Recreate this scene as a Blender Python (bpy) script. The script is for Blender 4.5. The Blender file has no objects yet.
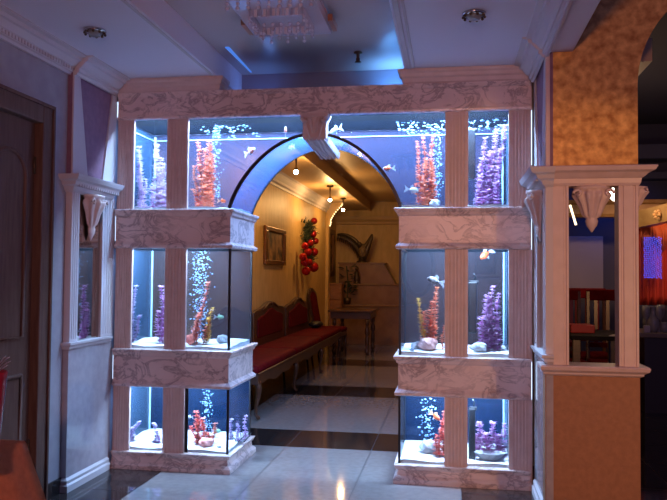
import bpy, bmesh, math, random
from mathutils import Vector, Matrix
random.seed(7)
C = bpy.context.scene.collection
PI = math.pi

# ------------------------------------------------------------------ camera
CAM = Vector((2.3717, -4.8787, 1.3701))
FOC = 728.885
Fv = Vector((-0.15907, 0.98667, 0.03421)).normalized()
Rv = Vector((0.98726, 0.15887, 0.008615)); Rv = (Rv - Fv * Rv.dot(Fv)).normalized()
Uv = Rv.cross(Fv)
cd = bpy.data.cameras.new('camera'); cd.sensor_width = 36; cd.lens = 36 * FOC / 667
cd.clip_start = 0.05
cam = bpy.data.objects.new('camera', cd); C.objects.link(cam)
M = Matrix.Identity(4)
for i in range(3):
    M[i][0] = Rv[i]; M[i][1] = Uv[i]; M[i][2] = -Fv[i]; M[i][3] = CAM[i]
cam.matrix_world = M
bpy.context.scene.camera = cam

def at(u, v, Y):
    "point of the room at depth plane Y seen at photo pixel u, v"
    d = Fv + Rv * ((u - 333.5) / FOC) - Uv * ((v - 250) / FOC)
    return CAM + d * ((Y - CAM.y) / d.y)

# ------------------------------------------------------------------ materials
def lin(c):
    return tuple(((x / 12.92) if x <= 0.04045 else ((x + 0.055) / 1.055) ** 2.4) for x in c)

def new_mat(name):
    m = bpy.data.materials.new(name); m.use_nodes = True
    nt = m.node_tree; nt.nodes.clear()
    out = nt.nodes.new('ShaderNodeOutputMaterial')
    return m, nt, out

def mat(name, col, rough=0.5, metal=0.0, col2=None, scale=8.0, detail=4.0, bump=0.0, bscale=None, emit=None, estr=0.0,
        spec=0.5, stretch=None, contrast=(0.35, 0.65), coat=0.0, sss=0.0):
    m, nt, out = new_mat(name)
    b = nt.nodes.new('ShaderNodeBsdfPrincipled')
    b.inputs['Base Color'].default_value = (*col, 1); b.inputs['Roughness'].default_value = rough
    b.inputs['Metallic'].default_value = metal; b.inputs['Specular IOR Level'].default_value = spec
    if coat: b.inputs['Coat Weight'].default_value = coat
    nt.links.new(b.outputs[0], out.inputs[0])
    tc = nt.nodes.new('ShaderNodeTexCoord'); mp = nt.nodes.new('ShaderNodeMapping')
    nt.links.new(tc.outputs['Object'], mp.inputs[0])
    if stretch: mp.inputs['Scale'].default_value = stretch
    if col2:
        n = nt.nodes.new('ShaderNodeTexNoise'); n.inputs['Scale'].default_value = scale; n.inputs['Detail'].default_value = detail
        nt.links.new(mp.outputs[0], n.inputs[0])
        r = nt.nodes.new('ShaderNodeValToRGB')
        r.color_ramp.elements[0].position = contrast[0]; r.color_ramp.elements[0].color = (*col, 1)
        r.color_ramp.elements[1].position = contrast[1]; r.color_ramp.elements[1].color = (*col2, 1)
        nt.links.new(n.outputs[0], r.inputs[0]); nt.links.new(r.outputs[0], b.inputs['Base Color'])
    if bump:
        n2 = nt.nodes.new('ShaderNodeTexNoise'); n2.inputs['Scale'].default_value = bscale or scale * 4; n2.inputs['Detail'].default_value = 3
        nt.links.new(mp.outputs[0], n2.inputs[0])
        bp = nt.nodes.new('ShaderNodeBump'); bp.inputs['Strength'].default_value = bump; bp.inputs['Distance'].default_value = 0.01
        nt.links.new(n2.outputs[0], bp.inputs['Height']); nt.links.new(bp.outputs[0], b.inputs['Normal'])
    if emit:
        b.inputs['Emission Color'].default_value = (*emit, 1); b.inputs['Emission Strength'].default_value = estr
    return m

def marble_mat(name, base, cloud, vein, vs=3.2):
    m, nt, out = new_mat(name)
    b = nt.nodes.new('ShaderNodeBsdfPrincipled'); b.inputs['Roughness'].default_value = 0.3
    nt.links.new(b.outputs[0], out.inputs[0])
    tc = nt.nodes.new('ShaderNodeTexCoord')
    mp = nt.nodes.new('ShaderNodeMapping'); nt.links.new(tc.outputs['Object'], mp.inputs[0])
    mp.inputs['Scale'].default_value = (1, 1, 1.5); mp.inputs['Rotation'].default_value = (0, 0.35, 0)
    w = nt.nodes.new('ShaderNodeTexNoise'); w.inputs['Scale'].default_value = vs; w.inputs['Detail'].default_value = 9; w.inputs['Roughness'].default_value = 0.62; w.inputs['Distortion'].default_value = 1.1
    nt.links.new(mp.outputs[0], w.inputs[0])
    # thin veins where the noise crosses the middle
    sub = nt.nodes.new('ShaderNodeMath'); sub.operation = 'SUBTRACT'; sub.inputs[1].default_value = 0.5
    ab = nt.nodes.new('ShaderNodeMath'); ab.operation = 'ABSOLUTE'
    nt.links.new(w.outputs[0], sub.inputs[0]); nt.links.new(sub.outputs[0], ab.inputs[0])
    rv = nt.nodes.new('ShaderNodeValToRGB'); rv.color_ramp.elements[0].position = 0.0; rv.color_ramp.elements[0].color = (1, 1, 1, 1)
    rv.color_ramp.elements[1].position = 0.055; rv.color_ramp.elements[1].color = (0, 0, 0, 1)
    nt.links.new(ab.outputs[0], rv.inputs[0])
    n2 = nt.nodes.new('ShaderNodeTexNoise'); n2.inputs['Scale'].default_value = 2.6; n2.inputs['Detail'].default_value = 4
    nt.links.new(mp.outputs[0], n2.inputs[0])
    rc = nt.nodes.new('ShaderNodeValToRGB'); rc.color_ramp.elements[0].position = 0.38; rc.color_ramp.elements[0].color = (*base, 1)
    rc.color_ramp.elements[1].position = 0.7; rc.color_ramp.elements[1].color = (*cloud, 1)
    nt.links.new(n2.outputs[0], rc.inputs[0])
    rs = nt.nodes.new('ShaderNodeValToRGB'); rs.color_ramp.elements[0].position = 0.33; rs.color_ramp.elements[0].color = (0.12, 0.12, 0.12, 1)
    rs.color_ramp.elements[1].position = 0.52; rs.color_ramp.elements[1].color = (1, 1, 1, 1)
    nt.links.new(n2.outputs[0], rs.inputs[0])
    mu = nt.nodes.new('ShaderNodeMath'); mu.operation = 'MULTIPLY'
    nt.links.new(rv.outputs[0], mu.inputs[0]); nt.links.new(rs.outputs[0], mu.inputs[1])
    mx = nt.nodes.new('ShaderNodeMix'); mx.data_type = 'RGBA'
    nt.links.new(mu.outputs[0], mx.inputs[0]); nt.links.new(rc.outputs[0], mx.inputs[6]); mx.inputs[7].default_value = (*vein, 1)
    nt.links.new(mx.outputs[2], b.inputs['Base Color'])
    return m

def glass_mat(name, tint, haze, haze_w, gloss=0.06, rough=0.02):
    "clear pane: transparent with a grazing reflection and haze mixed in for light scattered by the water"
    m, nt, out = new_mat(name)
    t = nt.nodes.new('ShaderNodeBsdfTransparent'); t.inputs[0].default_value = (*tint, 1)
    g = nt.nodes.new('ShaderNodeBsdfGlossy'); g.inputs['Roughness'].default_value = rough
    d = nt.nodes.new('ShaderNodeBsdfDiffuse'); d.inputs[0].default_value = (*haze, 1)
    tr = nt.nodes.new('ShaderNodeBsdfTranslucent'); tr.inputs[0].default_value = (*haze, 1)
    ad = nt.nodes.new('ShaderNodeMixShader'); ad.inputs[0].default_value = 0.5
    nt.links.new(d.outputs[0], ad.inputs[1]); nt.links.new(tr.outputs[0], ad.inputs[2])
    m1 = nt.nodes.new('ShaderNodeMixShader'); m1.inputs[0].default_value = haze_w  # diffuse share painted into the pane as the water's lit haze
    nt.links.new(t.outputs[0], m1.inputs[1]); nt.links.new(ad.outputs[0], m1.inputs[2])
    lw = nt.nodes.new('ShaderNodeLayerWeight'); lw.inputs[0].default_value = 0.25
    mr = nt.nodes.new('ShaderNodeMapRange'); mr.inputs[3].default_value = gloss * 0.4; mr.inputs[4].default_value = min(0.9, gloss * 9)
    pw = nt.nodes.new('ShaderNodeMath'); pw.operation = 'POWER'; pw.inputs[1].default_value = 2.0
    nt.links.new(lw.outputs['Facing'], pw.inputs[0]); nt.links.new(pw.outputs[0], mr.inputs[0])
    m2 = nt.nodes.new('ShaderNodeMixShader')
    nt.links.new(mr.outputs[0], m2.inputs[0]); nt.links.new(m1.outputs[0], m2.inputs[1]); nt.links.new(g.outputs[0], m2.inputs[2])
    nt.links.new(m2.outputs[0], out.inputs[0])
    return m

def emit_mat(name, col, s):
    m, nt, out = new_mat(name)
    e = nt.nodes.new('ShaderNodeEmission'); e.inputs[0].default_value = (*col, 1); e.inputs[1].default_value = s
    nt.links.new(e.outputs[0], out.inputs[0]); return m

STONE = mat('cream_stone', (0.68, 0.53, 0.50), 0.42, col2=(0.62, 0.48, 0.45), scale=14, bump=0.02)
MARBLE = marble_mat('veined_marble', (0.80, 0.66, 0.63), (0.66, 0.53, 0.51), (0.36, 0.27, 0.27), 5.5)
PLASTER = mat('pale_wall_plaster', (0.38, 0.35, 0.39), 0.75, col2=(0.33, 0.30, 0.34), scale=10, bump=0.05)
CEIL = mat('ceiling_paint', (0.78, 0.74, 0.82), 0.6)
RECESS = mat('glossy_stretch_ceiling', (0.56, 0.47, 0.45), 0.25, spec=0.4)
MOULD = mat('white_moulding', (0.60, 0.55, 0.57), 0.5)
DADO = mat('polished_dado_plaster', (0.43, 0.39, 0.42), 0.08, col2=(0.37, 0.34, 0.37), scale=18, bump=0.02, spec=0.6)
PURPLE = mat('purple_plaster', (0.20, 0.10, 0.17), 0.6, col2=(0.25, 0.13, 0.20), scale=20)
GOLD = mat('gold_stucco', (0.40, 0.155, 0.022), 0.38, metal=0.25, col2=(0.92, 0.52, 0.14), scale=20, detail=7, bump=0.12, bscale=30, contrast=(0.3, 0.72))
TAN = mat('tan_stucco', (0.39, 0.175, 0.085), 0.6, col2=(0.33, 0.145, 0.07), scale=30, bump=0.08, bscale=60)
OCHRE = mat('ochre_wall', (0.56, 0.36, 0.12), 0.5, col2=(0.66, 0.44, 0.17), scale=5, detail=6, bump=0.05, stretch=(3, 3, 0.8))
OCEIL = mat('ochre_ceiling', (0.60, 0.41, 0.21), 0.45)
DARKWOOD = mat('dark_carved_wood', (0.045, 0.018, 0.010), 0.28, col2=(0.08, 0.032, 0.016), scale=6, stretch=(1, 1, 8))
DOORWOOD = mat('door_wood', (0.11, 0.058, 0.045), 0.6, spec=0.2, col2=(0.15, 0.085, 0.065), scale=5, stretch=(9, 9, 1))
MIDWOOD = mat('brown_wood', (0.22, 0.09, 0.035), 0.35, col2=(0.30, 0.13, 0.05), scale=5, stretch=(2, 2, 9))
REDVELVET = mat('red_velvet', (0.080, 0.002, 0.004), 0.75, col2=(0.115, 0.003, 0.006), spec=0.08, scale=12, bump=0.05)
BROWNSTONE = mat('brown_polished_stone', (0.20, 0.095, 0.04), 0.3, col2=(0.27, 0.14, 0.06), scale=5, detail=7)
BRONZE = mat('dark_bronze', (0.10, 0.07, 0.045), 0.35, metal=0.6)
FRAMEGOLD = mat('carved_gilt_wood', (0.20, 0.08, 0.02), 0.35, metal=0.4, col2=(0.18, 0.07, 0.02), scale=30)
CANVAS = mat('dark_canvas', (0.035, 0.015, 0.008), 0.6, col2=(0.42, 0.22, 0.07), scale=5, detail=5)
BAUBLE = mat('red_bauble', (0.45, 0.01, 0.012), 0.10, metal=0.5)
FIR = mat('dark_fir', (0.02, 0.035, 0.015), 0.7)
BLACK = mat('black_silicone', (0.008, 0.008, 0.010), 0.4)
FILTERBLACK = mat('black_plastic', (0.012, 0.012, 0.014), 0.35)
HOODBLACK = mat('blackout_matt', (0.0012, 0.0012, 0.0015), 1.0, spec=0.0)  # near-zero black so the lamp-lit hood insides stay dark
CHROME = mat('chrome', (0.6, 0.6, 0.62), 0.15, metal=1.0)
COPPER = mat('copper_plate', (0.45, 0.20, 0.12), 0.3, metal=0.8)
CRYSTAL = mat('crystal', (0.62, 0.60, 0.70), 0.08, spec=1.0, coat=0.5)
SAND = mat('white_sand', (0.80, 0.80, 0.80), 0.9, col2=(0.70, 0.71, 0.72), scale=60, bump=0.3, bscale=120)
PANE = glass_mat('clear_pane', (0.90, 0.95, 0.97), (0.5, 0.65, 0.9), 0.012, 0.05)
BACKPANE = glass_mat('hazed_back_pane', (0.55, 0.54, 0.58), (0.48, 0.38, 0.44), 0.085, 0.04)
UPPERBACK = glass_mat('hazed_upper_back_pane', (0.62, 0.60, 0.66), (0.34, 0.40, 0.74), 0.10, 0.04)
BLUEBACK = glass_mat('blue_hazed_back_pane', (0.22, 0.32, 0.46), (0.03, 0.17, 0.50), 0.14, 0.05)
TUNNEL = glass_mat('arch_tunnel_pane', (0.78, 0.86, 0.95), (0.16, 0.38, 0.85), 0.13, 0.09)
SIDEFILM = glass_mat('blue_side_pane', (0.35, 0.45, 0.55), (0.20, 0.40, 0.62), 0.25, 0.07)
WATER = glass_mat('water_surface', (0.85, 0.9, 0.95), (0.2, 0.4, 0.8), 0.001, 0.006)
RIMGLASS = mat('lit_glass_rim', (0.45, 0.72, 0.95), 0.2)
MIRROR = mat('tinted_mirror', (0.42, 0.40, 0.38), 0.03, metal=1.0)
LAMPTUBE = emit_mat('aquarium_tube', (0.55, 0.75, 1.0), 6.0)
LEAK = emit_mat('light_leak_glow', (0.55, 0.72, 1.0), 2.2)
WARMBULB = emit_mat('warm_bulb', (1.0, 0.72, 0.36), 60.0)
FAIRY = emit_mat('fairy_bulb', (1.0, 0.75, 0.35), 6.0)
WHITEBULB = emit_mat('white_bulb', (1.0, 0.85, 0.65), 14.0)
BLUEFAIRY = emit_mat('blue_fairy_lights', (0.05, 0.10, 1.0), 1.6)
DARKTILE = mat('dark_polished_tile', (0.016, 0.013, 0.014), 0.09, col2=(0.03, 0.024, 0.022), scale=14, spec=0.6)
LIGHTTILE = mat('light_polished_tile', (0.27, 0.245, 0.235), 0.07, col2=(0.23, 0.21, 0.20), scale=22, spec=0.6)
GROUT = mat('grout', (0.10, 0.09, 0.09), 0.7)
CLOTH = mat('orange_tablecloth', (0.66, 0.22, 0.075), 0.75, col2=(0.56, 0.17, 0.055), scale=40, bump=0.1, bscale=200)
WHITECLOTH = mat('white_cloth', (0.75, 0.70, 0.65), 0.8)
DARKROOM = mat('dark_blue_wall', (0.07, 0.075, 0.13), 0.7)
DRAPE = mat('red_drape', (0.42, 0.035, 0.02), 0.7)
SWAG = mat('orange_swag', (0.55, 0.12, 0.04), 0.6)
BLACKSTONE = mat('black_counter', (0.03, 0.028, 0.03), 0.3)
TUMBLER = mat('smoky_glassware', (0.22, 0.24, 0.30), 0.08, spec=1.0)
REDGLASS = mat('red_glass', (0.30, 0.02, 0.04), 0.1)
SILVER = mat('silver_twig', (0.55, 0.5, 0.6), 0.3, metal=0.7)
def leafmat(n, c, c2):
    m = mat(n, c, 0.45, col2=c2, scale=75, detail=1); nt = m.node_tree
    b = next(x for x in nt.nodes if x.type == 'BSDF_PRINCIPLED'); out = next(x for x in nt.nodes if x.type == 'OUTPUT_MATERIAL')
    t = nt.nodes.new('ShaderNodeBsdfTranslucent'); mx = nt.nodes.new('ShaderNodeMixShader'); mx.inputs[0].default_value = 0.45
    nt.links.new(b.inputs['Base Color'].links[0].from_socket, t.inputs[0])
    nt.links.new(b.outputs[0], mx.inputs[1]); nt.links.new(t.outputs[0], mx.inputs[2]); nt.links.new(mx.outputs[0], out.inputs[0])
    return m
P_ORANGE = leafmat('orange_leaf', (0.88, 0.17, 0.04), (0.92, 0.48, 0.32))
P_PURPLE = leafmat('purple_leaf', (0.80, 0.26, 0.74), (0.98, 0.80, 0.95))
P_LILAC = leafmat('lilac_leaf', (0.90, 0.55, 0.86), (1.0, 0.92, 0.98))
P_RED = leafmat('red_leaf', (0.82, 0.09, 0.05), (0.88, 0.36, 0.26))
P_PINK = leafmat('salmon_leaf', (0.78, 0.30, 0.22), (0.70, 0.22, 0.14))
P_YEL = leafmat('yellow_leaf', (0.75, 0.55, 0.10), (0.85, 0.40, 0.08))
P_PALE = leafmat('pale_lavender_leaf', (0.70, 0.50, 0.82), (0.85, 0.75, 0.92))
ROCK = mat('pale_rock', (0.55, 0.58, 0.60), 0.8, col2=(0.35, 0.38, 0.42), scale=18, bump=0.4, bscale=30)
PINKROCK = mat('pink_rock', (0.68, 0.42, 0.38), 0.8, col2=(0.45, 0.22, 0.2), scale=22, bump=0.4, bscale=30)
TWIG = mat('dark_twig', (0.05, 0.05, 0.06), 0.7)
F_ORANGE = mat('goldfish_orange', (0.55, 0.08, 0.015), 0.3)
F_WHITE = mat('fish_white', (0.42, 0.42, 0.45), 0.3)
F_PIED = mat('goldfish_pied', (0.60, 0.09, 0.02), 0.3, col2=(0.5, 0.5, 0.52), scale=3, contrast=(0.52, 0.60))
F_DARK = mat('fish_grey_striped', (0.28, 0.29, 0.32), 0.3, col2=(0.04, 0.02, 0.02), scale=4, contrast=(0.45, 0.55))
F_GREEN = mat('fish_green', (0.22, 0.45, 0.30), 0.3)
FIN = mat('pale_fin', (0.34, 0.36, 0.42), 0.4)
ORFIN = mat('orange_fin', (0.85, 0.40, 0.22), 0.4)
EYE = mat('fish_eye', (0.01, 0.01, 0.01), 0.1)
BUBBLE = mat('air_bubble', (0.30, 0.52, 0.80), 0.1, spec=1.0)

# ------------------------------------------------------------------ mesh builder
class B:
    def __init__(s): s.bm = bmesh.new()
    def box(s, x0, x1, y0, y1, z0, z1, bev=0.0, seg=2):
        r = bmesh.ops.create_cube(s.bm, size=1.0, matrix=Matrix.Translation(((x0+x1)/2, (y0+y1)/2, (z0+z1)/2)) @ Matrix.Diagonal((abs(x1-x0), abs(y1-y0), abs(z1-z0), 1)))
        if bev:
            es = list({e for v in r['verts'] for e in v.link_edges})
            bmesh.ops.bevel(s.bm, geom=es, offset=bev, segments=seg, affect='EDGES', profile=0.5)
        return s
    def loft(s, rings, cap=True, close=True, closed_path=False):
        vs = [[s.bm.verts.new(p) for p in r] for r in rings]
        n = len(rings[0]); m = len(rings)
        for i in range(m if closed_path else m - 1):
            for j in range(n if close else n - 1):
                try: s.bm.faces.new((vs[i][j], vs[i][(j+1) % n], vs[(i+1) % m][(j+1) % n], vs[(i+1) % m][j]))
                except ValueError: pass
        if cap and close and not closed_path:
            s.bm.faces.new(list(reversed(vs[0]))); s.bm.faces.new(vs[-1])
        return s
    def stack(s, x0, x1, y0, y1, prof, sides=(1, 1, 1, 1)):
        "box whose outline steps out by off at each z; sides = left, right, front, back"
        l, r, f, b = sides
        def g(o, k): return o*k if o >= 0 else o
        return s.loft([[(x0-g(o, l), y0-g(o, f), z), (x1+g(o, r), y0-g(o, f), z), (x1+g(o, r), y1+g(o, b), z), (x0-g(o, l), y1+g(o, b), z)] for z, o in prof])
    def prism(s, poly, axis, a, b):
        def p3(p, t):
            return {'x': (t, p[0], p[1]), 'y': (p[0], t, p[1]), 'z': (p[0], p[1], t)}[axis]
        return s.loft([[p3(p, a) for p in poly], [p3(p, b) for p in poly]])
    def lathe(s, prof, c=(0, 0, 0), seg=20, axis='z'):
        rings = []
        for r, z in prof:
            ring = []
            for k in range(seg):
                a = 2*PI*k/seg; x, y = r*math.cos(a), r*math.sin(a)
                q = {'z': (x, y, z), 'y': (x, z, y), 'x': (z, x, y)}[axis]
                ring.append((q[0]+c[0], q[1]+c[1], q[2]+c[2]))
            rings.append(ring)
        return s.loft(rings)
    def tube(s, pts, rad, seg=8):
        pts = [Vector(p) for p in pts]; n = len(pts)
        if not isinstance(rad, (list, tuple)): rad = [rad]*n
        rings = []; up = Vector((0.13, 0.31, 0.94))
        for i, p in enumerate(pts):
            d = (pts[min(i+1, n-1)] - pts[max(i-1, 0)]).normalized()
            if abs(d.dot(up)) > 0.97: up = Vector((0.95, 0.1, 0.2))
            a = d.cross(up).normalized(); b = d.cross(a)
            rings.append([p + (a*math.cos(2*PI*k/seg) + b*math.sin(2*PI*k/seg))*rad[i] for k in range(seg)])
        return s.loft(rings)
    def ball(s, c, r, sx=1, sy=1, sz=1, sub=2):
        bmesh.ops.create_icosphere(s.bm, subdivisions=sub, radius=r, matrix=Matrix.Translation(c) @ Matrix.Diagonal((sx, sy, sz, 1)))
        return s
    def quad(s, a, b, c, d):
        s.bm.faces.new([s.bm.verts.new(p) for p in (a, b, c, d)]); return s
    def xf(s, m):
        bmesh.ops.transform(s.bm, matrix=m, verts=s.bm.verts[:]); return s
    def obj(s, name, m, parent=None, smooth=False, label=None, bevel=0.0):
        bmesh.ops.recalc_face_normals(s.bm, faces=s.bm.faces[:])
        me = bpy.data.meshes.new(name); s.bm.to_mesh(me); s.bm.free()
        o = bpy.data.objects.new(name, me); C.objects.link(o)
        me.materials.append(m)
        if smooth:
            for p in me.polygons: p.use_smooth = True
        if bevel:
            md = o.modifiers.new('bevel', 'BEVEL'); md.width = bevel; md.segments = 2; md.limit_method = 'ANGLE'; md.angle_limit = 0.6
        if parent is not None:
            o.parent = parent
            root = parent
            while root.parent is not None: root = root.parent
            if root is parent: o.location = -root.location
        if label: o['label'] = label
        return o

def thing(name, label, cat, loc=(0, 0, 0), group=None):
    o = bpy.data.objects.new(name, None); C.objects.link(o); o.empty_display_size = 0.05
    o.location = loc; o['label'] = label; o['category'] = cat
    if group: o['group'] = group
    return o
def tag(o, label, cat, group=None, kind=None):
    o['label'] = label; o['category'] = cat
    if group: o['group'] = group
    if kind: o['kind'] = kind
    return o
def struct(b, name, m, **k):
    o = b.obj(name, m, **k); o['kind'] = 'structure'; return o
def dup(root, loc, rotz, label, group=None, scale=None):
    r = root.copy(); C.objects.link(r); r.location = loc; r.rotation_euler = (0, 0, rotz); r['label'] = label
    if scale: r.scale = (scale,)*3
    if group: r['group'] = group
    for ch in list(root.children):
        c = ch.copy(); C.objects.link(c); c.parent = r
        for g in list(ch.children):
            d = g.copy(); C.objects.link(d); d.parent = c
    return r

# ------------------------------------------------------------------ room shell
HC = 2.75            # soffit height
RC = 2.92            # raised ceiling height
b = B(); b.box(-0.3, 7.0, -7.0, 11.0, -0.1, -0.004)
floor = struct(b, 'floor', GROUT)
floor.data.materials.append(DARKTILE); floor.data.materials.append(LIGHTTILE)
bm = bmesh.new(); bm.from_mesh(floor.data)
xs = [-0.28, 0.40, 1.08, 1.76, 2.44, 3.12, 3.80, 4.48, 5.16, 5.84, 6.52, 6.98]
ys = [-6.63, -5.95, -5.27, -4.59, -3.91, -3.23, -2.55, -1.87, -1.19, -0.51, 0.17, 0.85, 1.47, 2.09, 2.70, 3.32, 4.06, 4.74, 5.42, 6.10, 6.92, 7.6, 8.3, 9.0, 9.7, 10.4, 10.9]
for i in range(len(xs)-1):
    for j in range(len(ys)-1):
        xm, ym = (xs[i]+xs[i+1])/2, (ys[j]+ys[j+1])/2
        light = 0.4 < xm < 2.44
        if ym > 0.85: light = 0.4 < xm < 3.1
        if 0.85 < ym < 1.47 or 3.32 < ym < 4.06 or 6.10 < ym < 6.92: light = False
        g = 0.003
        x0, x1, y0, y1 = xs[i]+g, xs[i+1]-g, ys[j]+g, ys[j+1]-g
        f = bm.faces.new([bm.verts.new(p) for p in ((x0, y0, 0), (x1, y0, 0), (x1, y1, 0), (x0, y1, 0))])
        f.material_index = 2 if light else 1
bm.normal_update()
bm.to_mesh(floor.data); bm.free()

# ceilings of the hall: two low soffits and a raised recess between
b = B()
b.box(-0.3, 0.76, -4.2, 0.62, HC, 3.1)
b.box(2.06, 2.92, -4.2, 0.62, HC, 3.1)
struct(b, 'ceiling', CEIL)
b = B(); b.box(0.76, 2.06, -4.2, 0.62, RC, 3.1); struct(b, 'ceiling_recess', RECESS)
b = B()
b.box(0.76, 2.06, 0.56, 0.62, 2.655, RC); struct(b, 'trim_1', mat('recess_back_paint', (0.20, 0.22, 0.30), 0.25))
# thin bead along the recess edges
b = B()
b.box(0.725, 0.745, -4.2, -0.07, HC-0.008, HC, 0.003); b.box(2.075, 2.105, -4.2, -0.07, HC-0.012, HC, 0.004); b.box(2.12, 2.135, -4.2, -0.07, HC-0.008, HC, 0.003)
struct(b, 'trim_2', MOULD)
# left wall with an opening for the door
b = B()
b.box(-0.2, -0.04, -0.82, 0.62, 0, HC)
b.box(-0.2, -0.04, -4.2, -1.85, 0, HC)
b.box(-0.2, -0.04, -1.85, -0.82, 2.35, HC)
struct(b, 'wall_left', PLASTER)
b = B(); b.box(-0.04, -0.028, -0.81, -0.6, 0, 0.09, 0.002); struct(b, 'baseboard_left', DARKTILE)
# cornice, stepped dentil profile along the left wall and, deeper, over the panel
def cornice_prof(x0, s=1):
    pr = [(0, 2.63), (0.018, 2.63), (0.022, 2.645), (0.035, 2.65), (0.035, 2.672), (0.05, 2.68), (0.075, 2.71), (0.09, 2.715), (0.095, 2.735), (0.125, 2.74), (0.125, 2.75), (0, 2.75)]
    return [(x0 + s*x, z) for x, z in pr]
b = B(); b.prism(cornice_prof(-0.04), 'y', -4.2, -0.6)
for k in range(120):
    y = -4.18 + k*0.03
    if y < -0.62: b.box(-0.006, 0.006, y, y+0.016, 2.652, 2.672)
struct(b, 'trim_3', MOULD)
b = B(); b.prism(cornice_prof(0.0), 'y', -0.6, -0.045); struct(b, 'trim_4', MOULD)
b = B(); b.prism(cornice_prof(2.9, -1), 'y', -0.6, -0.045); struct(b, 'trim_5', MOULD)
b = B(); b.prism(cornice_prof(2.92, -1), 'y', -4.2, -0.6); struct(b, 'trim_6', MOULD)
# beam running towards the camera from the pier
b = B(); b.box(2.92, 3.055, -4.2, -0.6, 2.655, 3.1, 0.004); struct(b, 'ceiling_beam', CEIL)

# back room
b = B(); b.box(-0.15, -0.0, 0.62, 9.0, 0, 3.1); b.box(-0.15, -0.05, 9.0, 10.6, 0, 3.1); struct(b, 'wall_back_left', OCHRE)
b = B(); b.box(-0.15, 3.8, 10.5, 10.65, 0, 3.1); struct(b, 'wall_back', OCHRE)
b = B()
b.loft([[(2.93, 0.62, 0), (3.03, 0.62, 0), (3.03, 0.62, 3.1), (2.93, 0.62, 3.1)], [(3.65, 10.5, 0), (3.75, 10.5, 0), (3.75, 10.5, 3.1), (3.65, 10.5, 3.1)]])
struct(b, 'wall_back_right', OCHRE)
b = B(); b.box(0.0, 0.68, 0.62, 10.5, HC, 3.1); struct(b, 'ceiling_soffit', OCEIL)
b = B(); b.box(0.68, 3.8, 0.62, 10.5, 2.93, 3.1); struct(b, 'ceiling_back', OCEIL)
b = B(); b.prism([(x+0.0, z) for x, z in [(0, 2.57), (0.02, 2.57), (0.025, 2.60), (0.05, 2.62), (0.055, 2.65), (0.09, 2.69), (0.10, 2.73), (0.13, 2.75), (0, 2.75)]], 'y', 0.62, 8.9); struct(b, 'trim_7', MOULD)
b = B(); b.prism([(10.5, 2.44), (10.46, 2.46), (10.45, 2.50), (10.40, 2.55), (10.38, 2.62), (10.5, 2.62)], 'x', -0.05, 3.64)
struct(b, 'trim_8', OCEIL)
b = B(); b.box(0.66, 0.70, 0.62, 10.5, 2.73, HC+0.002, 0.004); struct(b, 'trim_9', OCEIL)

# ------------------------------------------------------------------ aquarium wall: towers and lintel
def fluted(x0, x1, y0, y1, z0, z1, n=5):
    "pilaster outline with n shallow flutes on its front"
    w = x1-x0; m = w*0.12; pts = [(x0, y1), (x0, y0)]
    fw = (w-2*m)/n
    for k in range(n):
        a = x0+m+k*fw
        pts += [(a+fw*0.18, y0), (a+fw*0.28, y0+0.006), (a+fw*0.72, y0+0.006), (a+fw*0.82, y0)]
    pts += [(x1, y0), (x1, y1)]
    return B().prism(pts, 'z', z0, z1)

Z = dict(base=0.122, b3b=0.573, b3t=0.839, b2b=1.546, b2t=1.823, b1b=2.464)
def band_prof(z0, z1):
    return [(z1-0.03, -0.026), (z0, -0.026), (z0, 0.006), (z0+0.006, 0.022), (z0+0.022, 0.024), (z0+0.034, 0.012), (z0+0.045, 0.0), (z1-0.055, 0.0), (z1-0.045, 0.012), (z1-0.03, 0.016), (z1-0.018, 0.030), (z1-0.004, 0.032), (z1, 0.026)]
base_prof = [(0.0, 0.028), (0.03, 0.028), (0.042, 0.018), (0.052, 0.004), (0.088, 0.0), (0.095, 0.012), (0.108, 0.018), (0.118, 0.024), (0.122, 0.022)]
def tower(label, x0, x1, sides, pil):
    t = thing('aquarium_tower', label, 'aquarium stand', ((x0+x1)/2, 0.3, 0))
    B().stack(x0, x1, 0.0, 0.62, base_prof, sides).obj('base', MARBLE, t)
    B().stack(x0, x1, 0.0, 0.62, band_prof(Z['b3b'], Z['b3t']), sides).obj('lower_band', MARBLE, t)
    B().stack(x0, x1, 0.0, 0.62, band_prof(Z['b2b'], Z['b2t']), sides).obj('upper_band', MARBLE, t)
    for z0, z1 in ((Z['b3b'], Z['b3t']), (Z['b2b'], Z['b2t'])): B().stack(x0+0.028, x1-0.028, 0.028, 0.592, [(z1-0.034, -0.003), (z0+0.001, -0.003), (z0+0.001, 0.0), (z1-0.032, 0.0)], (0, 0, 0, 0)).obj('hood_blackout', HOODBLACK, t)  # added black liners that keep the hollow bands dark inside
    for (a, c) in pil:
        for z0, z1 in ((Z['base'], Z['b3b']), (Z['b3t'], Z['b2b']), (Z['b2t'], Z['b1b'])):
            fluted(a, c, 0.005, 0.028, z0, z1).obj('pilaster', STONE, t)
    return t
tower('left marble tower of stacked tanks beside the mirrored wall panel', 0.012, 0.858, (0, 1, 1, 1), ((0.012, 0.135), (0.383, 0.538)))
tower('right marble tower of stacked tanks beside the gold pier', 2.028, 2.885, (1, 0, 1, 1), ((2.332, 2.483), (2.745, 2.885)))

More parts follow.
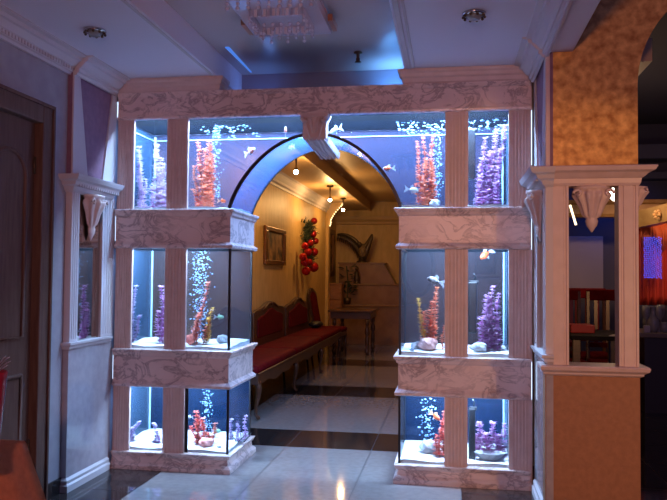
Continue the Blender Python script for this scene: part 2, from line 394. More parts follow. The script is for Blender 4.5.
lt = thing('arch_lintel', 'long marble lintel with carved keystone across the top of the aquarium arch', 'lintel', (1.44, 0.3, Z['b1b']))
B().stack(0.012, 2.885, 0.0, 0.60, [(2.635, -0.026), (2.464, -0.026), (2.464, 0.0), (2.468, 0.012), (2.482, 0.014), (2.49, 0.0), (2.62, 0.0), (2.63, 0.012), (2.648, 0.018), (2.654, 0.018)], (0, 0, 1, 1)).obj('marble_band', MARBLE, lt)
for a, c, s in ((0.012, 0.752, (0, 1, 1, 0)), (2.068, 2.885, (1, 0, 1, 0))):
    B().stack(a, c-0.0, 0.0, 0.12, [(2.654, 0.012), (2.665, 0.02), (2.69, 0.022), (2.70, 0.034), (2.72, 0.038), (2.73, 0.05), (2.748, 0.052)], s).obj('cornice', STONE, lt)
B().stack(0.042, 2.855, 0.030, 0.570, [(2.632, -0.004), (2.466, -0.004), (2.466, 0.0), (2.634, 0.0)], (0, 0, 0, 0)).obj('hood_blackout', HOODBLACK, lt)  # added black liner, hides the brightly lit inside of the lintel
# keystone: flaring carved head, then a fluted tongue that runs back under the arch
ks = B()
ks.stack(1.378, 1.532, -0.055, 0.05, [(2.292, 0.0), (2.30, 0.004), (2.40, 0.0), (2.415, 0.004), (2.43, 0.012), (2.448, 0.020), (2.464, 0.022)], (1, 1, 1, 0))
key = ks.obj('keystone', STONE, lt)
kb = B()
for s in (-1, 1):
    pts = [(1.455+s*0.072, -0.062, 2.44), (1.455+s*0.082, -0.075, 2.425), (1.455+s*0.068, -0.085, 2.405), (1.455+s*0.052, -0.075, 2.41), (1.455+s*0.055, -0.065, 2.425)]
    kb.tube(pts, [0.013, 0.016, 0.015, 0.012, 0.009])
    kb.tube([(1.455+s*0.06, -0.058, 2.40), (1.455+s*0.045, -0.062, 2.36), (1.455+s*0.03, -0.06, 2.30)], [0.013, 0.010, 0.006])
    kb.tube([(1.455+s*0.03, -0.058, 2.43), (1.455+s*0.022, -0.066, 2.40), (1.455+s*0.01, -0.062, 2.33)], [0.015, 0.013, 0.006])
kb.tube([(1.375, -0.068, 2.448), (1.535, -0.068, 2.448)], 0.013)
o = kb.obj('keystone_carving', STONE, key, smooth=True)
tg = B()
n = 5; w = 0.154/n; low = []
for k in range(n):
    a = 1.378+k*w
    low += [(a+0.004, 2.292), (a+0.008, 2.284), (a+w-0.008, 2.284), (a+w-0.004, 2.292)]
pts = low + [(1.532, 2.335), (1.378, 2.335)]
tg.loft([[(x, y, z - dz) for x, z in pts] for y, dz in ((-0.05, 0), (0.30, 0.015), (0.60, 0.03))])
tg.obj('fluted_tongue', STONE, key)

# ------------------------------------------------------------------ tanks
def tank(label, x0, x1, z0, z1, inner, back, seam=None):
    t = thing('fish_tank', label, 'fish tank', ((x0+x1)/2, 0.3, z0))
    B().box(x0, x1, 0.030, 0.038, z0, z1).obj('front_pane', PANE, t)
    B().box(x0, x1, 0.592, 0.600, z0, z1).obj('back_pane', back, t)
    if inner > 0: xi, xo = x1, x0
    else: xi, xo = x0, x1
    B().box(xi-0.004, xi+0.004, 0.038, 0.592, z0, z1).obj('inner_side_pane', PANE, t)
    B().box(xo-0.004, xo+0.004, 0.038, 0.592, z0, z1).obj('outer_side_pane', SIDEFILM, t)
    B().box(xi-0.008, xi+0.008, 0.026, 0.042, z0, z1, 0.002).obj('corner_seal', BLACK, t)
    B().box(xi-0.006, xi+0.006, 0.588, 0.603, z0, z1, 0.002).obj('rear_corner_seal', BLACK, t)
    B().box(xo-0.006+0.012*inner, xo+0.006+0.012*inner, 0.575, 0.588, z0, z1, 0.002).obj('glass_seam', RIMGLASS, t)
    if seam: B().box(seam-0.012, seam+0.012, 0.028, 0.034, z0, z1).obj('front_seal', BLACK, t)
    return t
tank('bottom tank of the left tower with red plant and pale sprigs', 0.03, 0.847, 0.1225, 0.575, 1, BLUEBACK, 0.548)
tank('middle tank of the left tower with dense bubble column', 0.03, 0.847, 0.8395, 1.548, 1, BACKPANE)
tank('bottom tank of the right tower with bubbles rising from a grey rock', 2.036, 2.765, 0.1225, 0.575, -1, BLUEBACK)
tank('middle tank of the right tower with orange and purple plants', 2.036, 2.765, 0.8395, 1.548, -1, BACKPANE)

# arched upper tank
XC, AW, AZ0, AZ1 = 1.437, 0.592, 1.8235, 2.336
def arch_z(x):
    k = min(1.0, abs(x-XC)/AW); return AZ0 + (AZ1-AZ0)*(max(0.0, 1-k*k))**0.75
axs = [XC - AW*math.cos(PI*k/48) for k in range(49)]
ut = thing('arched_fish_tank', 'wide arched fish tank bridging both towers under the marble lintel', 'fish tank', (XC, 0.3, AZ0))
def arch_sheet(y0, y1, m, name):
    bb = B(); x0, x1 = 0.03, 2.765
    bb.box(x0, XC-AW, y0, y1, AZ0, 2.462); bb.box(XC+AW, x1, y0, y1, AZ0, 2.462)
    for k in range(48):
        a, c = axs[k], axs[k+1]
        bb.prism([(a, arch_z(a)), (c, arch_z(c)), (c, 2.462), (a, 2.462)], 'y', y0, y1)
    bmesh.ops.remove_doubles(bb.bm, verts=bb.bm.verts[:], dist=1e-5)
    # drop the inner walls between neighbouring strips
    dead = []
    seen = {}
    for f in bb.bm.faces:
        k = tuple(sorted(v.index for v in f.verts))
    bb.bm.verts.index_update()
    for f in bb.bm.faces:
        k = tuple(sorted(v.index for v in f.verts)); seen.setdefault(k, []).append(f)
    for f in bb.bm.faces:
        n = f.normal
        f.normal_update()
        if abs(f.normal.x) > 0.99 and 0.05 < f.calc_center_median().x < 2.74: dead.append(f)
    bmesh.ops.delete(bb.bm, geom=dead, context='FACES')
    return bb.obj(name, m, ut)
arch_sheet(0.030, 0.038, PANE, 'front_pane')
arch_sheet(0.592, 0.600, UPPERBACK, 'back_pane')
B().loft([[(x, 0.038, arch_z(x)), (x, 0.592, arch_z(x)), (x, 0.592, arch_z(x)+0.008), (x, 0.038, arch_z(x)+0.008)] for x in axs]).obj('tunnel_pane', TUNNEL, ut, smooth=False)
def rim(y0, y1, d, name):
    B().loft([[(XC+(x-XC)*(1+d/AW*1.0), y0, arch_z(x)+d*1.0), (XC+(x-XC)*(1+d/AW*1.0), y1, arch_z(x)+d), (XC+(x-XC)*(1-0.004/AW), y1, arch_z(x)-0.004), (XC+(x-XC)*(1-0.004/AW), y0, arch_z(x)-0.004)] for x in axs]).obj(name, BLACK, ut)
rim(0.022, 0.042, 0.014, 'front_arch_seal')
rim(0.590, 0.604, 0.006, 'rear_arch_seal')
for xo in (0.03, 2.765): B().box(xo-0.004, xo+0.004, 0.038, 0.592, AZ0, 2.462).obj('side_pane', SIDEFILM, ut)
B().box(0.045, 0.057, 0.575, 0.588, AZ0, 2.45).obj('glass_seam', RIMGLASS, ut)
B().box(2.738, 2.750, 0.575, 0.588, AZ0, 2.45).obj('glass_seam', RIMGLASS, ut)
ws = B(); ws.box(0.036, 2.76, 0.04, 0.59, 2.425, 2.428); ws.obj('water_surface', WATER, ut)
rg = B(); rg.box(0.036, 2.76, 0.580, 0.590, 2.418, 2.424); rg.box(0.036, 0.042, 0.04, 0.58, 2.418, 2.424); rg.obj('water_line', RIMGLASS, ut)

# lamps in the tank hoods: a tube plus its light
def tank_lamp(label, x0, x1, z, watts, y0=0.10, y1=0.5, grp='aquarium lamps in the tank hoods'):
    t = thing('aquarium_lamp', label, 'lamp', ((x0+x1)/2, 0.3, z), grp)
    B().tube([(x0+0.03, 0.12, z-0.001), (x1-0.03, 0.12, z-0.001)], 0.004).obj('tube', LAMPTUBE, t, smooth=True)
    l = bpy.data.lights.new('aquarium_light', 'AREA'); l.shape = 'RECTANGLE'; l.size = x1-x0; l.size_y = 0.12
    l.energy = watts; l.color = (0.46, 0.66, 1.0)
    lo = bpy.data.objects.new('aquarium_light', l); C.objects.link(lo); lo.location = ((x0+x1)/2, 0.13, z-0.03); lo.rotation_euler = (0.42, 0, 0)
    return t
tank_lamp('lamp over the bottom tank of the left tower', 0.07, 0.80, 0.68, 32)
tank_lamp('lamp over the middle tank of the left tower', 0.07, 0.80, 1.66, 42)
tank_lamp('lamp over the bottom tank of the right tower', 2.09, 2.74, 0.68, 32)
tank_lamp('lamp over the middle tank of the right tower', 2.09, 2.74, 1.66, 42)
tank_lamp('lamp over the left end of the arched tank', 0.07, 0.95, 2.618, 95)
tank_lamp('lamp over the right end of the arched tank', 1.95, 2.74, 2.618, 95)
tank_lamp('lamp over the crown of the arched tank', 1.0, 1.9, 2.618, 95)

# sand beds
def sand(label, x0, x1, z, h=0.018):
    bb = B(); nx, ny = 24, 12; top = []
    for j in range(ny+1):
        row = []
        for i in range(nx+1):
            x = x0+(x1-x0)*i/nx; y = 0.042+0.545*j/ny
            row.append((x, y, z+h+0.006*math.sin(x*17+y*9)*math.cos(y*21-x*5)+0.012*j/ny))
        top.append(row)
    bb.loft(top, cap=False, close=False)
    per = top[0] + [r[-1] for r in top[1:]] + top[-1][-2::-1] + [r[0] for r in top[-2:0:-1]]
    bb.loft([[(p[0], p[1], z) for p in per], per], cap=False)
    return tag(bb.obj('sand_bed', SAND, smooth=True), label, 'sand', kind='stuff')
sand('white sand in the bottom tank of the left tower', 0.036, 0.842, 0.123)
sand('white sand in the middle tank of the left tower', 0.036, 0.842, 0.840)
sand('white sand in the bottom tank of the right tower', 2.041, 2.760, 0.123)
sand('white sand in the middle tank of the right tower', 2.041, 2.760, 0.840)
sand('white sand at the left end of the arched tank', 0.036, 0.835, 1.824)
sand('white sand at the right end of the arched tank', 2.04, 2.760, 1.824)

# ------------------------------------------------------------------ plants
def stalk(base, top, r0, r1, m, parent, leaf=0.0, sway=0.01, name='stalk', lv=0.014, n=9):
    base, top = Vector(base), Vector(top); L = (top-base).length
    bb = B(); ph = random.uniform(0, 6)
    def pos(t): return base.lerp(top, t) + Vector((math.sin(t*4+ph)*sway, math.cos(t*3+ph)*sway, 0)) * (t*(1-t)*4)
    bb.tube([pos(k/8) for k in range(9)], 0.0032, 6)
    k = max(6, int(L/lv))
    for i in range(k+1):
        t = min(1.0, 0.03+0.97*(i+random.uniform(-.4, .4))/k); p = pos(max(t, 0.02)); R = (r0+(r1-r0)*t) * random.uniform(1.15, 1.7)
        for j in range(n):
            a = 2*PI*(j+0.5*(i % 2)+random.uniform(-.2, .2))/n
            d = Vector((math.cos(a), math.sin(a), random.uniform(0.0, 0.6))).normalized(); s = Vector((-math.sin(a), math.cos(a), 0))
            w = R*0.27; R_ = R; R = R*random.uniform(0.7, 1.1)
            bb.quad(p, p+d*R*0.55+s*w+Vector((0, 0, .002)), p+d*R, p+d*R*0.55-s*w+Vector((0, 0, .002))); R = R_
    return bb.obj(name, m, parent)
def plant(label, stalks, m, Y, zb, cat='aquarium plant', base_r=0.03, tips=None):
    "stalks: (u_base, u_top, v_top, radius_base, radius_top[, material])"
    us = [s[0] for s in stalks]; c = at(sum(us)/len(us), 250, Y)
    t = thing('aquarium_plant', label, cat, (c.x, Y, zb), 'plastic aquarium plants')
    kk = 1.0 if zb > 1.5 else 1.3
    for s in stalks:
        y = Y+random.uniform(-0.03, 0.03); tp = at(s[1], s[2], y); bx = at(s[0], s[2], y).x
        # base x measured near the bed
        stalk((at(s[0], 330, y).x if zb < 1.5 else at(s[0], 200, y).x, y, zb), (tp.x, y, tp.z), s[3]*kk, s[4]*kk, s[5] if len(s) > 5 else m, t)
    return t
zU, zM, zL = 1.846, 0.862, 0.145
plant('tall bushy lilac plant behind the top left window', [(160, 157, 145, .045, .018), (166, 163, 165, .04, .022), (153, 155, 178, .04, .02), (162, 160, 158, .045, .022)], P_LILAC, 0.30, zU)
plant('slim lilac plant at the left edge of the top left window', [(140, 139, 147, .026, .018), (141, 146, 180, .025, .012), (144, 139, 165, .03, .02)], P_LILAC, 0.20, zU)
plant('bright orange plant at the left end of the arched tank', [(206, 198, 143, .035, .017), (209, 209, 142, .038, .020), (206, 205, 150, .038, .022), (199, 194, 166, .028, .011), (210, 212, 155, .035, .02), (200, 193, 190, .022, .016)], P_ORANGE, 0.22, zU)
plant('bright orange plant at the right end of the arched tank', [(424, 417, 142, .032, .013), (427, 423, 138, .034, .014), (430, 433, 136, .032, .014), (426, 426, 160, .04, .02), (418, 416, 184, .022, .012), (434, 431, 165, .034, .02)], P_ORANGE, 0.22, zU)
plant('bushy magenta plant leaning right behind the top right window', [(480, 485, 138, .035, .016), (486, 496, 131, .04, .019), (492, 505, 126, .04, .020), (483, 490, 152, .045, .024), (497, 500, 150, .035, .02), (478, 480, 165, .03, .02)], P_PURPLE, 0.24, zU)
plant('pinkish leaning plant in the middle tank of the left tower', [(193, 208, 283, .022, .013), (193, 199, 315, .024, .016), (197, 196, 328, .02, .014)], P_PINK, 0.18, zM)
plant('small yellow tipped plant beside the bubble column', [(206, 213, 308, .022, .012, P_YEL), (203, 209, 325, .022, .014)], P_PINK, 0.16, zM)
plant('purple plant at the right edge of the middle left window', [(163, 161, 287, .020, .016), (160, 159, 312, .025, .017), (165, 164, 305, .022, .018)], P_PURPLE, 0.20, zM)
plant('pale purple sprig at the left edge of the middle left window', [(133, 140, 316, .018, .013), (132, 136, 286, .012, .014)], P_PALE, 0.20, zM)
plant('orange plant with a yellow tip in the middle tank of the right tower', [(431, 437, 288, .028, .012), (428, 418, 299, .024, .010, P_YEL), (429, 433, 302, .03, .018), (426, 424, 312, .026, .016), (443, 444, 326, .016, .009)], P_ORANGE, 0.22, zM)
plant('bushy purple plant in the middle tank of the right tower', [(487, 493, 287, .034, .014), (485, 487, 296, .034, .018), (494, 499, 294, .030, .014), (490, 490, 310, .042, .024), (484, 482, 318, .03, .02), (497, 497, 318, .032, .022)], P_PURPLE, 0.24, zM)
plant('red arching plant in the bottom tank of the left tower', [(201, 196, 412, .024, .015), (205, 203, 419, .024, .014), (199, 191, 426, .018, .010), (208, 207, 433, .024, .014)], P_RED, 0.20, zL)
plant('pink fringed plant standing next to the red arching one', [(213, 215, 424, .018, .012), (212, 211, 436, .020, .012)], P_PINK, 0.22, zL)
plant('pale sprigs drooping in the bottom left window', [(130, 140, 422, .014, .013), (133, 133, 428, .020, .014), (158, 154, 424, .016, .012), (160, 158, 432, .020, .016)], P_PALE, 0.20, zL)
plant('pale lavender tufts by the glass side of the bottom left tank', [(240, 237, 424, .020, .011), (246, 246, 416, .018, .009), (231, 232, 420, .020, .012)], P_PALE, 0.34, zL)
plant('red plant against the middle pilaster in the bottom right tank', [(443, 443, 422, .02, .014), (437, 437, 436, .020, .012), (440, 441, 430, .024, .014), (444, 444, 412, .012, .010)], P_RED, 0.18, zL)
plant('row of purple plants in the bottom tank of the right tower', [(480, 479, 422, .026, .014), (493, 493, 423, .026, .014), (503, 504, 424, .026, .014), (486, 486, 434, .028, .018), (498, 498, 436, .03, .02), (476, 475, 434, .022, .015)], P_PURPLE, 0.24, zL)

# rocks and ornaments
def rock(label, u, v, Y, r, m, zb, sz=0.7, sx=1.2, cat='rock', name='rock', group=None):
    bb = B(); p = at(u, v, Y); bb.ball((0, 0, 0), r, sx, 1, sz, 3)
    ph = random.uniform(0, 9)
    for vv in bb.bm.verts:
        c = vv.co; k = 1+0.16*math.sin(c.x*70/r*0.04+ph)*math.cos(c.y*3/r+ph)+0.10*math.sin(c.z*5/r+c.x*4/r+ph)+random.uniform(-.03, .03)
        vv.co = c*k
    zmin = min(vv.co.z for vv in bb.bm.verts)
    bb.xf(Matrix.Translation((p.x, Y, zb-zmin-0.003)))
    return tag(bb.obj(name, m, smooth=False), label, cat, group)
rock('pink rock at the foot of the orange plant in the middle right tank', 428, 335, 0.17, 0.055, PINKROCK, zM, 0.8)
rock('white rock left of the pink rock in the middle right tank', 416, 340, 0.22, 0.030, ROCK, zM, 0.9)
rock('small dark pebble near the corner of the middle right tank', 412, 348, 0.10, 0.014, mat('dark_pebble', (0.12, 0.15, 0.2), 0.7), zM)
rock('white rock in front of the bushy purple plant', 479, 342, 0.14, 0.045, ROCK, zM, 0.7, 1.35)
rock('grey rock under the bubbles in the bottom right tank', 428, 446, 0.24, 0.050, ROCK, zL, 0.9)
rock('pink rock at the foot of the red arching plant', 206, 447, 0.14, 0.042, mat('red_rock', (0.7, 0.2, 0.16), 0.8, col2=(0.8, .4, .36), scale=30, bump=.4), zL, 0.75, 1.3)
rock('pale rock near the front corner of the middle left tank', 222, 340, 0.30, 0.035, ROCK, zM, 0.9)
rock('dark red rock left of the pinkish leaning plant', 190, 338, 0.14, 0.032, mat('maroon_rock', (0.35, 0.05, 0.04), 0.8, col2=(0.5, .15, .1), scale=30), zM, 1.1)
rock('pale pebble on the sand of the bottom left tank', 219, 452, 0.12, 0.013, ROCK, zL)
rock('white rock under the bright orange plant right of the arch', 435, 196, 0.14, 0.030, ROCK, zU, 0.8)
# scalloped shell dish
sh = thing('shell_ornament', 'scalloped white shell dish on the sand below the purple plants', 'ornament', (2.62, 0.14, zL))
bb = B(); p = at(490, 448, 0.14); rings = []
for k in range(7):
    t = k/6; ring = []
    for j in range(40):
        a = 2*PI*j/40; r = (0.03+0.055*t)*(1+0.10*math.sin(a*10)*t)
        ring.append((p.x+r*1.15*math.cos(a), 0.14+r*0.7*math.sin(a), zL-0.004+0.055*t**1.6))
    rings.append(ring)
bb.loft(rings, cap=False); bb.bm.faces.new([v for v in bb.bm.verts[:40]])
dish = bb.obj('dish', F_WHITE, sh, smooth=True)
md = dish.modifiers.new('solid', 'SOLIDIFY'); md.thickness = 0.004
sh.location = (0, 0, 0); dish.location = (0, 0, 0)
sh.location = (p.x, 0.14, zL); dish.location = (-p.x, -0.14, -zL)
# twig
bb = B(); p0 = at(236, 446, 0.30)
for (du, v, du2, v2) in ((0, 446, -4, 436), (2, 447, 10, 434), (8, 442, 16, 432), (5, 440, 3, 430)):
    a = at(236+du, v, 0.30); c = at(236+du2, v2, 0.32); a.z = max(a.z, zL+0.004)
    bb.tube([a, (a+c)/2+Vector((0.006, 0, 0.004)), c], [0.004, 0.003, 0.002], 6)
tag(bb.obj('twig', TWIG, smooth=True), 'dark forked twig on the sand by the side glass of the bottom left tank', 'twig')

# filters
def filt(label, u, v0, v1, Y, w):
    a = at(u, v0, Y); c = at(u, v1, Y); t = thing('tank_filter', label, 'filter', (a.x, Y, c.z))
    B().box(a.x-w/2, a.x+w/2, Y-0.03, Y+0.03, c.z, a.z-0.02, 0.008).obj('body', FILTERBLACK, t)
    B().box(a.x-w*0.38, a.x+w*0.7, Y-0.022, Y+0.022, a.z-0.035, a.z-0.01, 0.006).obj('spout', FILTERBLACK, t)
    B().tube([(a.x+w*.2, Y, a.z-0.015), (a.x+w*.35, Y, a.z+0.02), (a.x+w*.1, Y, a.z+0.04)], 0.005).obj('cable', FILTERBLACK, t, smooth=True)
filt('black filter hanging in the arched tank behind the top right window', 470, 127, 180, 0.32, 0.075)
filt('black filter standing in the middle tank of the right tower', 472.5, 279, 333, 0.30, 0.060)
filt('black filter standing in the bottom tank of the right tower', 472, 405, 461, 0.16, 0.045)

# bubbles
def bubbles(label, u0, u1, v0, v1, Y, n, r0, r1, name='bubble_column'):
    bb = B()
    for k in range(n):
        v = random.uniform(v0, v1); u = random.gauss((u0+u1)/2, (u1-u0)/4.5); y = Y+random.uniform(-.04, .04)
        bb.ball(at(u, v, y), random.uniform(r0, r1), 1.1, 1, .8, 1)
    return tag(bb.obj(name, BUBBLE, smooth=True), label, 'bubbles', kind='stuff')
bubbles('dense bubbles filling the left half of the middle left tank', 189, 211, 251, 338, 0.40, 420, .002, .0062)
bubbles('thin bubble stream in the bottom tank of the left tower', 201, 213, 388, 440, 0.34, 130, .0022, .006)
bubbles('thin bubble stream over the grey rock', 418, 438, 398, 440, 0.28, 90, .003, .008)
bubbles('bubble stream left of the arch in the arched tank', 212, 222, 128, 198, 0.36, 150, .0022, .006)
bubbles('bubble stream right of the arch in the arched tank', 432, 444, 124, 198, 0.34, 160, .0025, .007)
def mirror_dots(label, x0, x1, n):  # small balls stand for bubbles reflected on the water's underside
    bb = B()
    for k in range(n): bb.ball((random.uniform(x0, x1), random.uniform(.06, .56), 2.420+random.uniform(-.004, .002)), random.uniform(.003, .009), 1.4, 1.2, .6, 1)
    tag(bb.obj('mirror_bubbles', BUBBLE, smooth=True), label, 'bubbles', kind='stuff')
mirror_dots('bubble dots standing for reflections under the water surface at the right of the arched tank', 2.0, 2.74, 190)
mirror_dots('bubble dots standing for reflections under the water surface at the left of the arched tank', 0.55, 0.95, 60)

# ------------------------------------------------------------------ fish
def fish(label, u, v, Y, L, ang, body, fin, name='goldfish', tilt=0.0, roll=0.0, fat=0.42):
    p = at(u, v, Y); t = thing(name, label, 'fish', p)
    t.rotation_euler = (roll, tilt, ang); t.scale = (L, L, L)
    bb = B(); rings = []
    for k in range(11):
        s = k/10; r = fat*0.5*(math.sin(PI*min(1, s*0.93+0.07))**0.75)*(1 if s < .55 else 1-0.35*(s-.55)/.45)
        r = max(r, 0.03); rings.append([(0.5-s*0.75, 0.62*r*math.cos(2*PI*j/14), r*math.sin(2*PI*j/14)) for j in range(14)])
    bb.loft(rings); bo = bb.obj('body', body, smooth=True); bo.parent = t
    def fan(pts, th, nm):
        f = B(); f.prism(pts, 'y', -th, th); o = f.obj(nm, fin); o.parent = t; return o
    fan([(-.20, .03), (-.34, .12), (-.55, .28), (-.52, .10), (-.46, .0), (-.55, -.10), (-.58, -.28), (-.34, -.12), (-.20, -.03)], .012, 'tail_fin')
    fan([(.15, fat*.42), (.02, fat*.5+.17), (-.16, fat*.4+.08), (-.12, fat*.30)], .010, 'dorsal_fin')
    fan([(.12, -fat*.38), (0, -fat*.5-.12), (-.08, -fat*.36)], .010, 'belly_fin')
    e = B()
    for s in (-1, 1): e.ball((0.38, s*fat*.19, fat*.08), .035, sub=2)
    o = e.obj('eyes', EYE, smooth=True); o.parent = t
    return t
fish('orange and white goldfish swimming left of the arch crown', 250, 151.5, 0.22, 0.10, -0.4, F_PIED, FIN, tilt=-0.35)
fish('small red-headed white fish just left of the keystone', 285.5, 132, 0.16, 0.08, -1.3, F_PIED, FIN, tilt=-0.9)
fish('white fish with spread fins just right of the keystone', 336, 130, 0.14, 0.11, 2.6, F_WHITE, FIN, fat=.36, tilt=0.2)
fish('small pale fish seen low through the arch glass left of the keystone', 291.5, 147, 0.38, 0.075, 2.4, F_WHITE, FIN, fat=.36)
fish('small red and white fish right of the arch in open water', 389, 168.5, 0.2, 0.085, 2.9, F_PIED, FIN)
fish('white fish beside the foot of the orange plant right of the arch', 412, 190, 0.16, 0.10, 0.4, F_WHITE, FIN, tilt=0.1)
fish('tiny orange goldfish near the sand left of the arch', 222, 201, 0.16, 0.06, 0.3, F_ORANGE, ORFIN)
fish('orange goldfish at the top of the middle right tank', 486.5, 254, 0.36, 0.125, -2.5, F_ORANGE, FIN, tilt=0.55)
fish('grey striped fish hovering above the orange stalk', 435.5, 281, 0.16, 0.12, PI, F_DARK, FIN, fat=.40, tilt=-0.3, name='angelfish')
fish('orange goldfish beside the bubbles in the bottom right tank', 435, 416, 0.2, 0.085, -0.5, F_ORANGE, ORFIN, tilt=0.5)
fish('small green fish behind the yellow tipped plant', 219, 317, 0.26, 0.07, 0.2, F_GREEN, FIN, name='small_fish')
fish('tiny white fish at the black seal of the bottom left tank', 190, 417, 0.2, 0.05, 2.9, F_WHITE, FIN, name='small_fish')
fish('small pale fish above the twig in the bottom left tank', 216, 431, 0.36, 0.07, 0.2, F_GREEN, FIN, name='small_fish')

# ------------------------------------------------------------------ light leaking beside the towers
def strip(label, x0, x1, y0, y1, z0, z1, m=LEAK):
    return tag(B().box(x0, x1, y0, y1, z0, z1, 0.001).obj('glow_streak', m), label, 'light strip')  # emissive slivers added to stand for tank light leaking through the gaps
strip('added glow for light leaking in the gap left of the marble lintel', 0.002, 0.009, 0.006, 0.012, 2.475, 2.60)
strip('added glow for light leaking in the gap left of the upper marble band', 0.003, 0.006, 0.006, 0.010, 1.60, 1.80)
strip('added glow for light leaking in the gap left of the lower marble band', 0.003, 0.006, 0.006, 0.010, 0.62, 0.82)
strip('added glow for light leaking in the gap at the top right pilaster', 2.888, 2.893, 0.006, 0.012, 2.10, 2.46)
strip('added glow for light leaking in the gap right of the upper marble band', 2.888, 2.892, 0.006, 0.012, 1.545, 1.80)
strip('added glow for light leaking in the gap right of the lower marble band', 2.888, 2.892, 0.006, 0.012, 0.575, 0.82)
tag(B().loft([[(0.845, -0.14, RC-0.002), (0.875, -0.14, RC-0.002), (0.875, -0.14, RC-0.006), (0.845, -0.14, RC-0.006)], [(0.85, 0.48, RC-0.002), (0.862, 0.48, RC-0.002), (0.862, 0.48, RC-0.006), (0.85, 0.48, RC-0.006)]]).obj('glow_streak', emit_mat('blue_streak_glow', (0.10, 0.28, 1.0), 0.75)), 'added blue glow for a reflected light streak on the raised ceiling left of the chandelier', 'light strip')  # emissive streak standing in for a lamp reflected on the glossy ceiling

b = B(); b.box(2.889, 2.904, 0.10, 0.62, 0, 2.75); b.box(0.001, 0.010, 0.10, 0.62, 0, 2.75); struct(b, 'trim_13', STONE)
# ------------------------------------------------------------------ mirrored wall panels at both sides
def corbel(c, w, h, d, facing, parent):
    "carved hanging bracket: scrolled head, leaf bowl and pendant tip; facing = outward unit vector"
    f = Vector(facing); s = Vector((-f.y, f.x, 0)); bb = B(); c = Vector(c)
    prof = [(1.0, 1.0, 0.0), (1.0, 1.0, 0.06), (0.88, 0.85, 0.09), (0.95, 0.95, 0.14), (0.98, 1.0, 0.20), (0.84, 0.84, 0.30), (0.66, 0.66, 0.42), (0.55, 0.55, 0.55), (0.46, 0.44, 0.64), (0.30, 0.30, 0.70), (0.36, 0.36, 0.75), (0.30, 0.30, 0.85), (0.14, 0.14, 0.94), (0.04, 0.04, 1.0)]
    rings = []
    for kw, kd, kz in prof:
        ring = []
        for j in range(41):
            a = PI*j/40; fl = 1+(0.13*math.cos(a*10) if 0.1 < kz < 0.65 else 0)
            ring.append(c + s*(w/2*kw*math.cos(a)*fl) + f*(d*kd*math.sin(a)*fl+0.001) + Vector((0, 0, -h*kz)))
        rings.append(ring)
    bb.loft(rings)
    for sg in (-1, 1):
        pts = []
        for k in range(12):
            a = k/11*4.5; r = w*0.13*(1-0.06*k)
            pts.append(c + s*(sg*(w*0.42)) + s*(sg*r*math.cos(a)) + f*(d*0.75) + Vector((0, 0, -h*0.17+r*math.sin(a))))
        bb.tube(pts, w*0.045, 6)
    o = bb.obj('corbel', STONE, parent, smooth=True); o['label'] = 'carved hanging corbel with pointed tip'
    return o
def wall_panel(label, X, s):
    "panel on a side wall, s = +1 faces right, -1 faces left"
    t = thing('mirror_panel', label, 'wall panel', (X, -0.3, 0))
    def bx(d0, d1, y0, y1, z0, z1, bev=0.003):
        a, c = X+s*d0, X+s*d1
        return B().box(min(a, c), max(a, c), y0, y1, z0, z1, bev)
    bx(-0.04, 0.0, -0.6, -0.003, 0.0, 0.885).obj('dado', DADO, t)
    def side_stack(y0, y1, prof):
        sd = (0, 1, 1, 0) if s > 0 else (1, 0, 1, 0)
        a, c = (X-0.04, X) if s > 0 else (X, X+0.04)
        return B().stack(a, c, y0, y1, prof, sd)
    side_stack(-0.6, -0.04, [(0, 0.022), (0.04, 0.022), (0.05, 0.012), (0.07, 0.014), (0.085, 0.0)]).obj('skirting', MOULD, t)
    side_stack(-0.6, -0.04, [(0.885, 0.004), (0.892, 0.012), (0.905, 0.014), (0.915, 0.026), (0.93, 0.028)]).obj('ledge', MOULD, t)
    for y0, y1 in ((-0.6, -0.50), (-0.185, -0.003)):
        a, c = (X-0.04, X+0.004) if s > 0 else (X-0.004, X+0.04)
        B().box(a, c, y0, y1, 0.93, 1.90, 0.003).obj('pilaster', MOULD, t)
    g = B()
    for y in (-0.575, -0.55, -0.525, -0.15, -0.115, -0.08, -0.045):
        a, c = (X+0.003, X+0.007) if s > 0 else (X-0.007, X-0.003)
        g.box(a, c, y-0.004, y+0.004, 0.95, 1.88)
    g.obj('pilaster_fluting', MOULD, t)
    bx(-0.03, -0.014, -0.50, -0.185, 0.93, 1.90, 0).obj('mirror', MIRROR, t)
    side_stack(-0.6, -0.06, [(1.88, 0.004), (1.895, 0.02), (1.915, 0.03), (1.925, 0.05), (1.945, 0.06), (1.955, 0.085), (1.972, 0.095), (1.985, 0.10)]).obj('shelf', MOULD, t)
    g = B()
    for k in range(18):
        y = -0.60+k*0.031; a, c = (X+0.03, X+0.056) if s > 0 else (X-0.056, X-0.03)
        g.box(a, c, y, y+0.016, 1.917, 1.938)
    g.obj('dentils', MOULD, t)
    corbel((X, -0.35, 1.885), 0.20, 0.30, 0.085, (s, 0, 0), t)
    bx(-0.04, -0.008, -0.6, -0.003, 1.985, 2.75, 0).obj('upper_field', PURPLE, t)
    for pts in ([(-0.60, 1.985), (-0.40, 1.985), (-0.53, 2.66), (-0.60, 2.66)], [(-0.20, 1.985), (-0.003, 1.985), (-0.003, 2.66), (-0.06, 2.66)]):
        a, c = (X-0.01, X+0.002) if s > 0 else (X-0.002, X+0.01)
        B().prism(pts, 'x', a, c).obj('side_border', MOULD, t)
    return t
wall_panel('mirrored wall panel between the dark door and the left tower', 0.0, 1)
wall_panel('mirrored wall panel seen edge-on between the right tower and the gold pier', 2.905, -1)

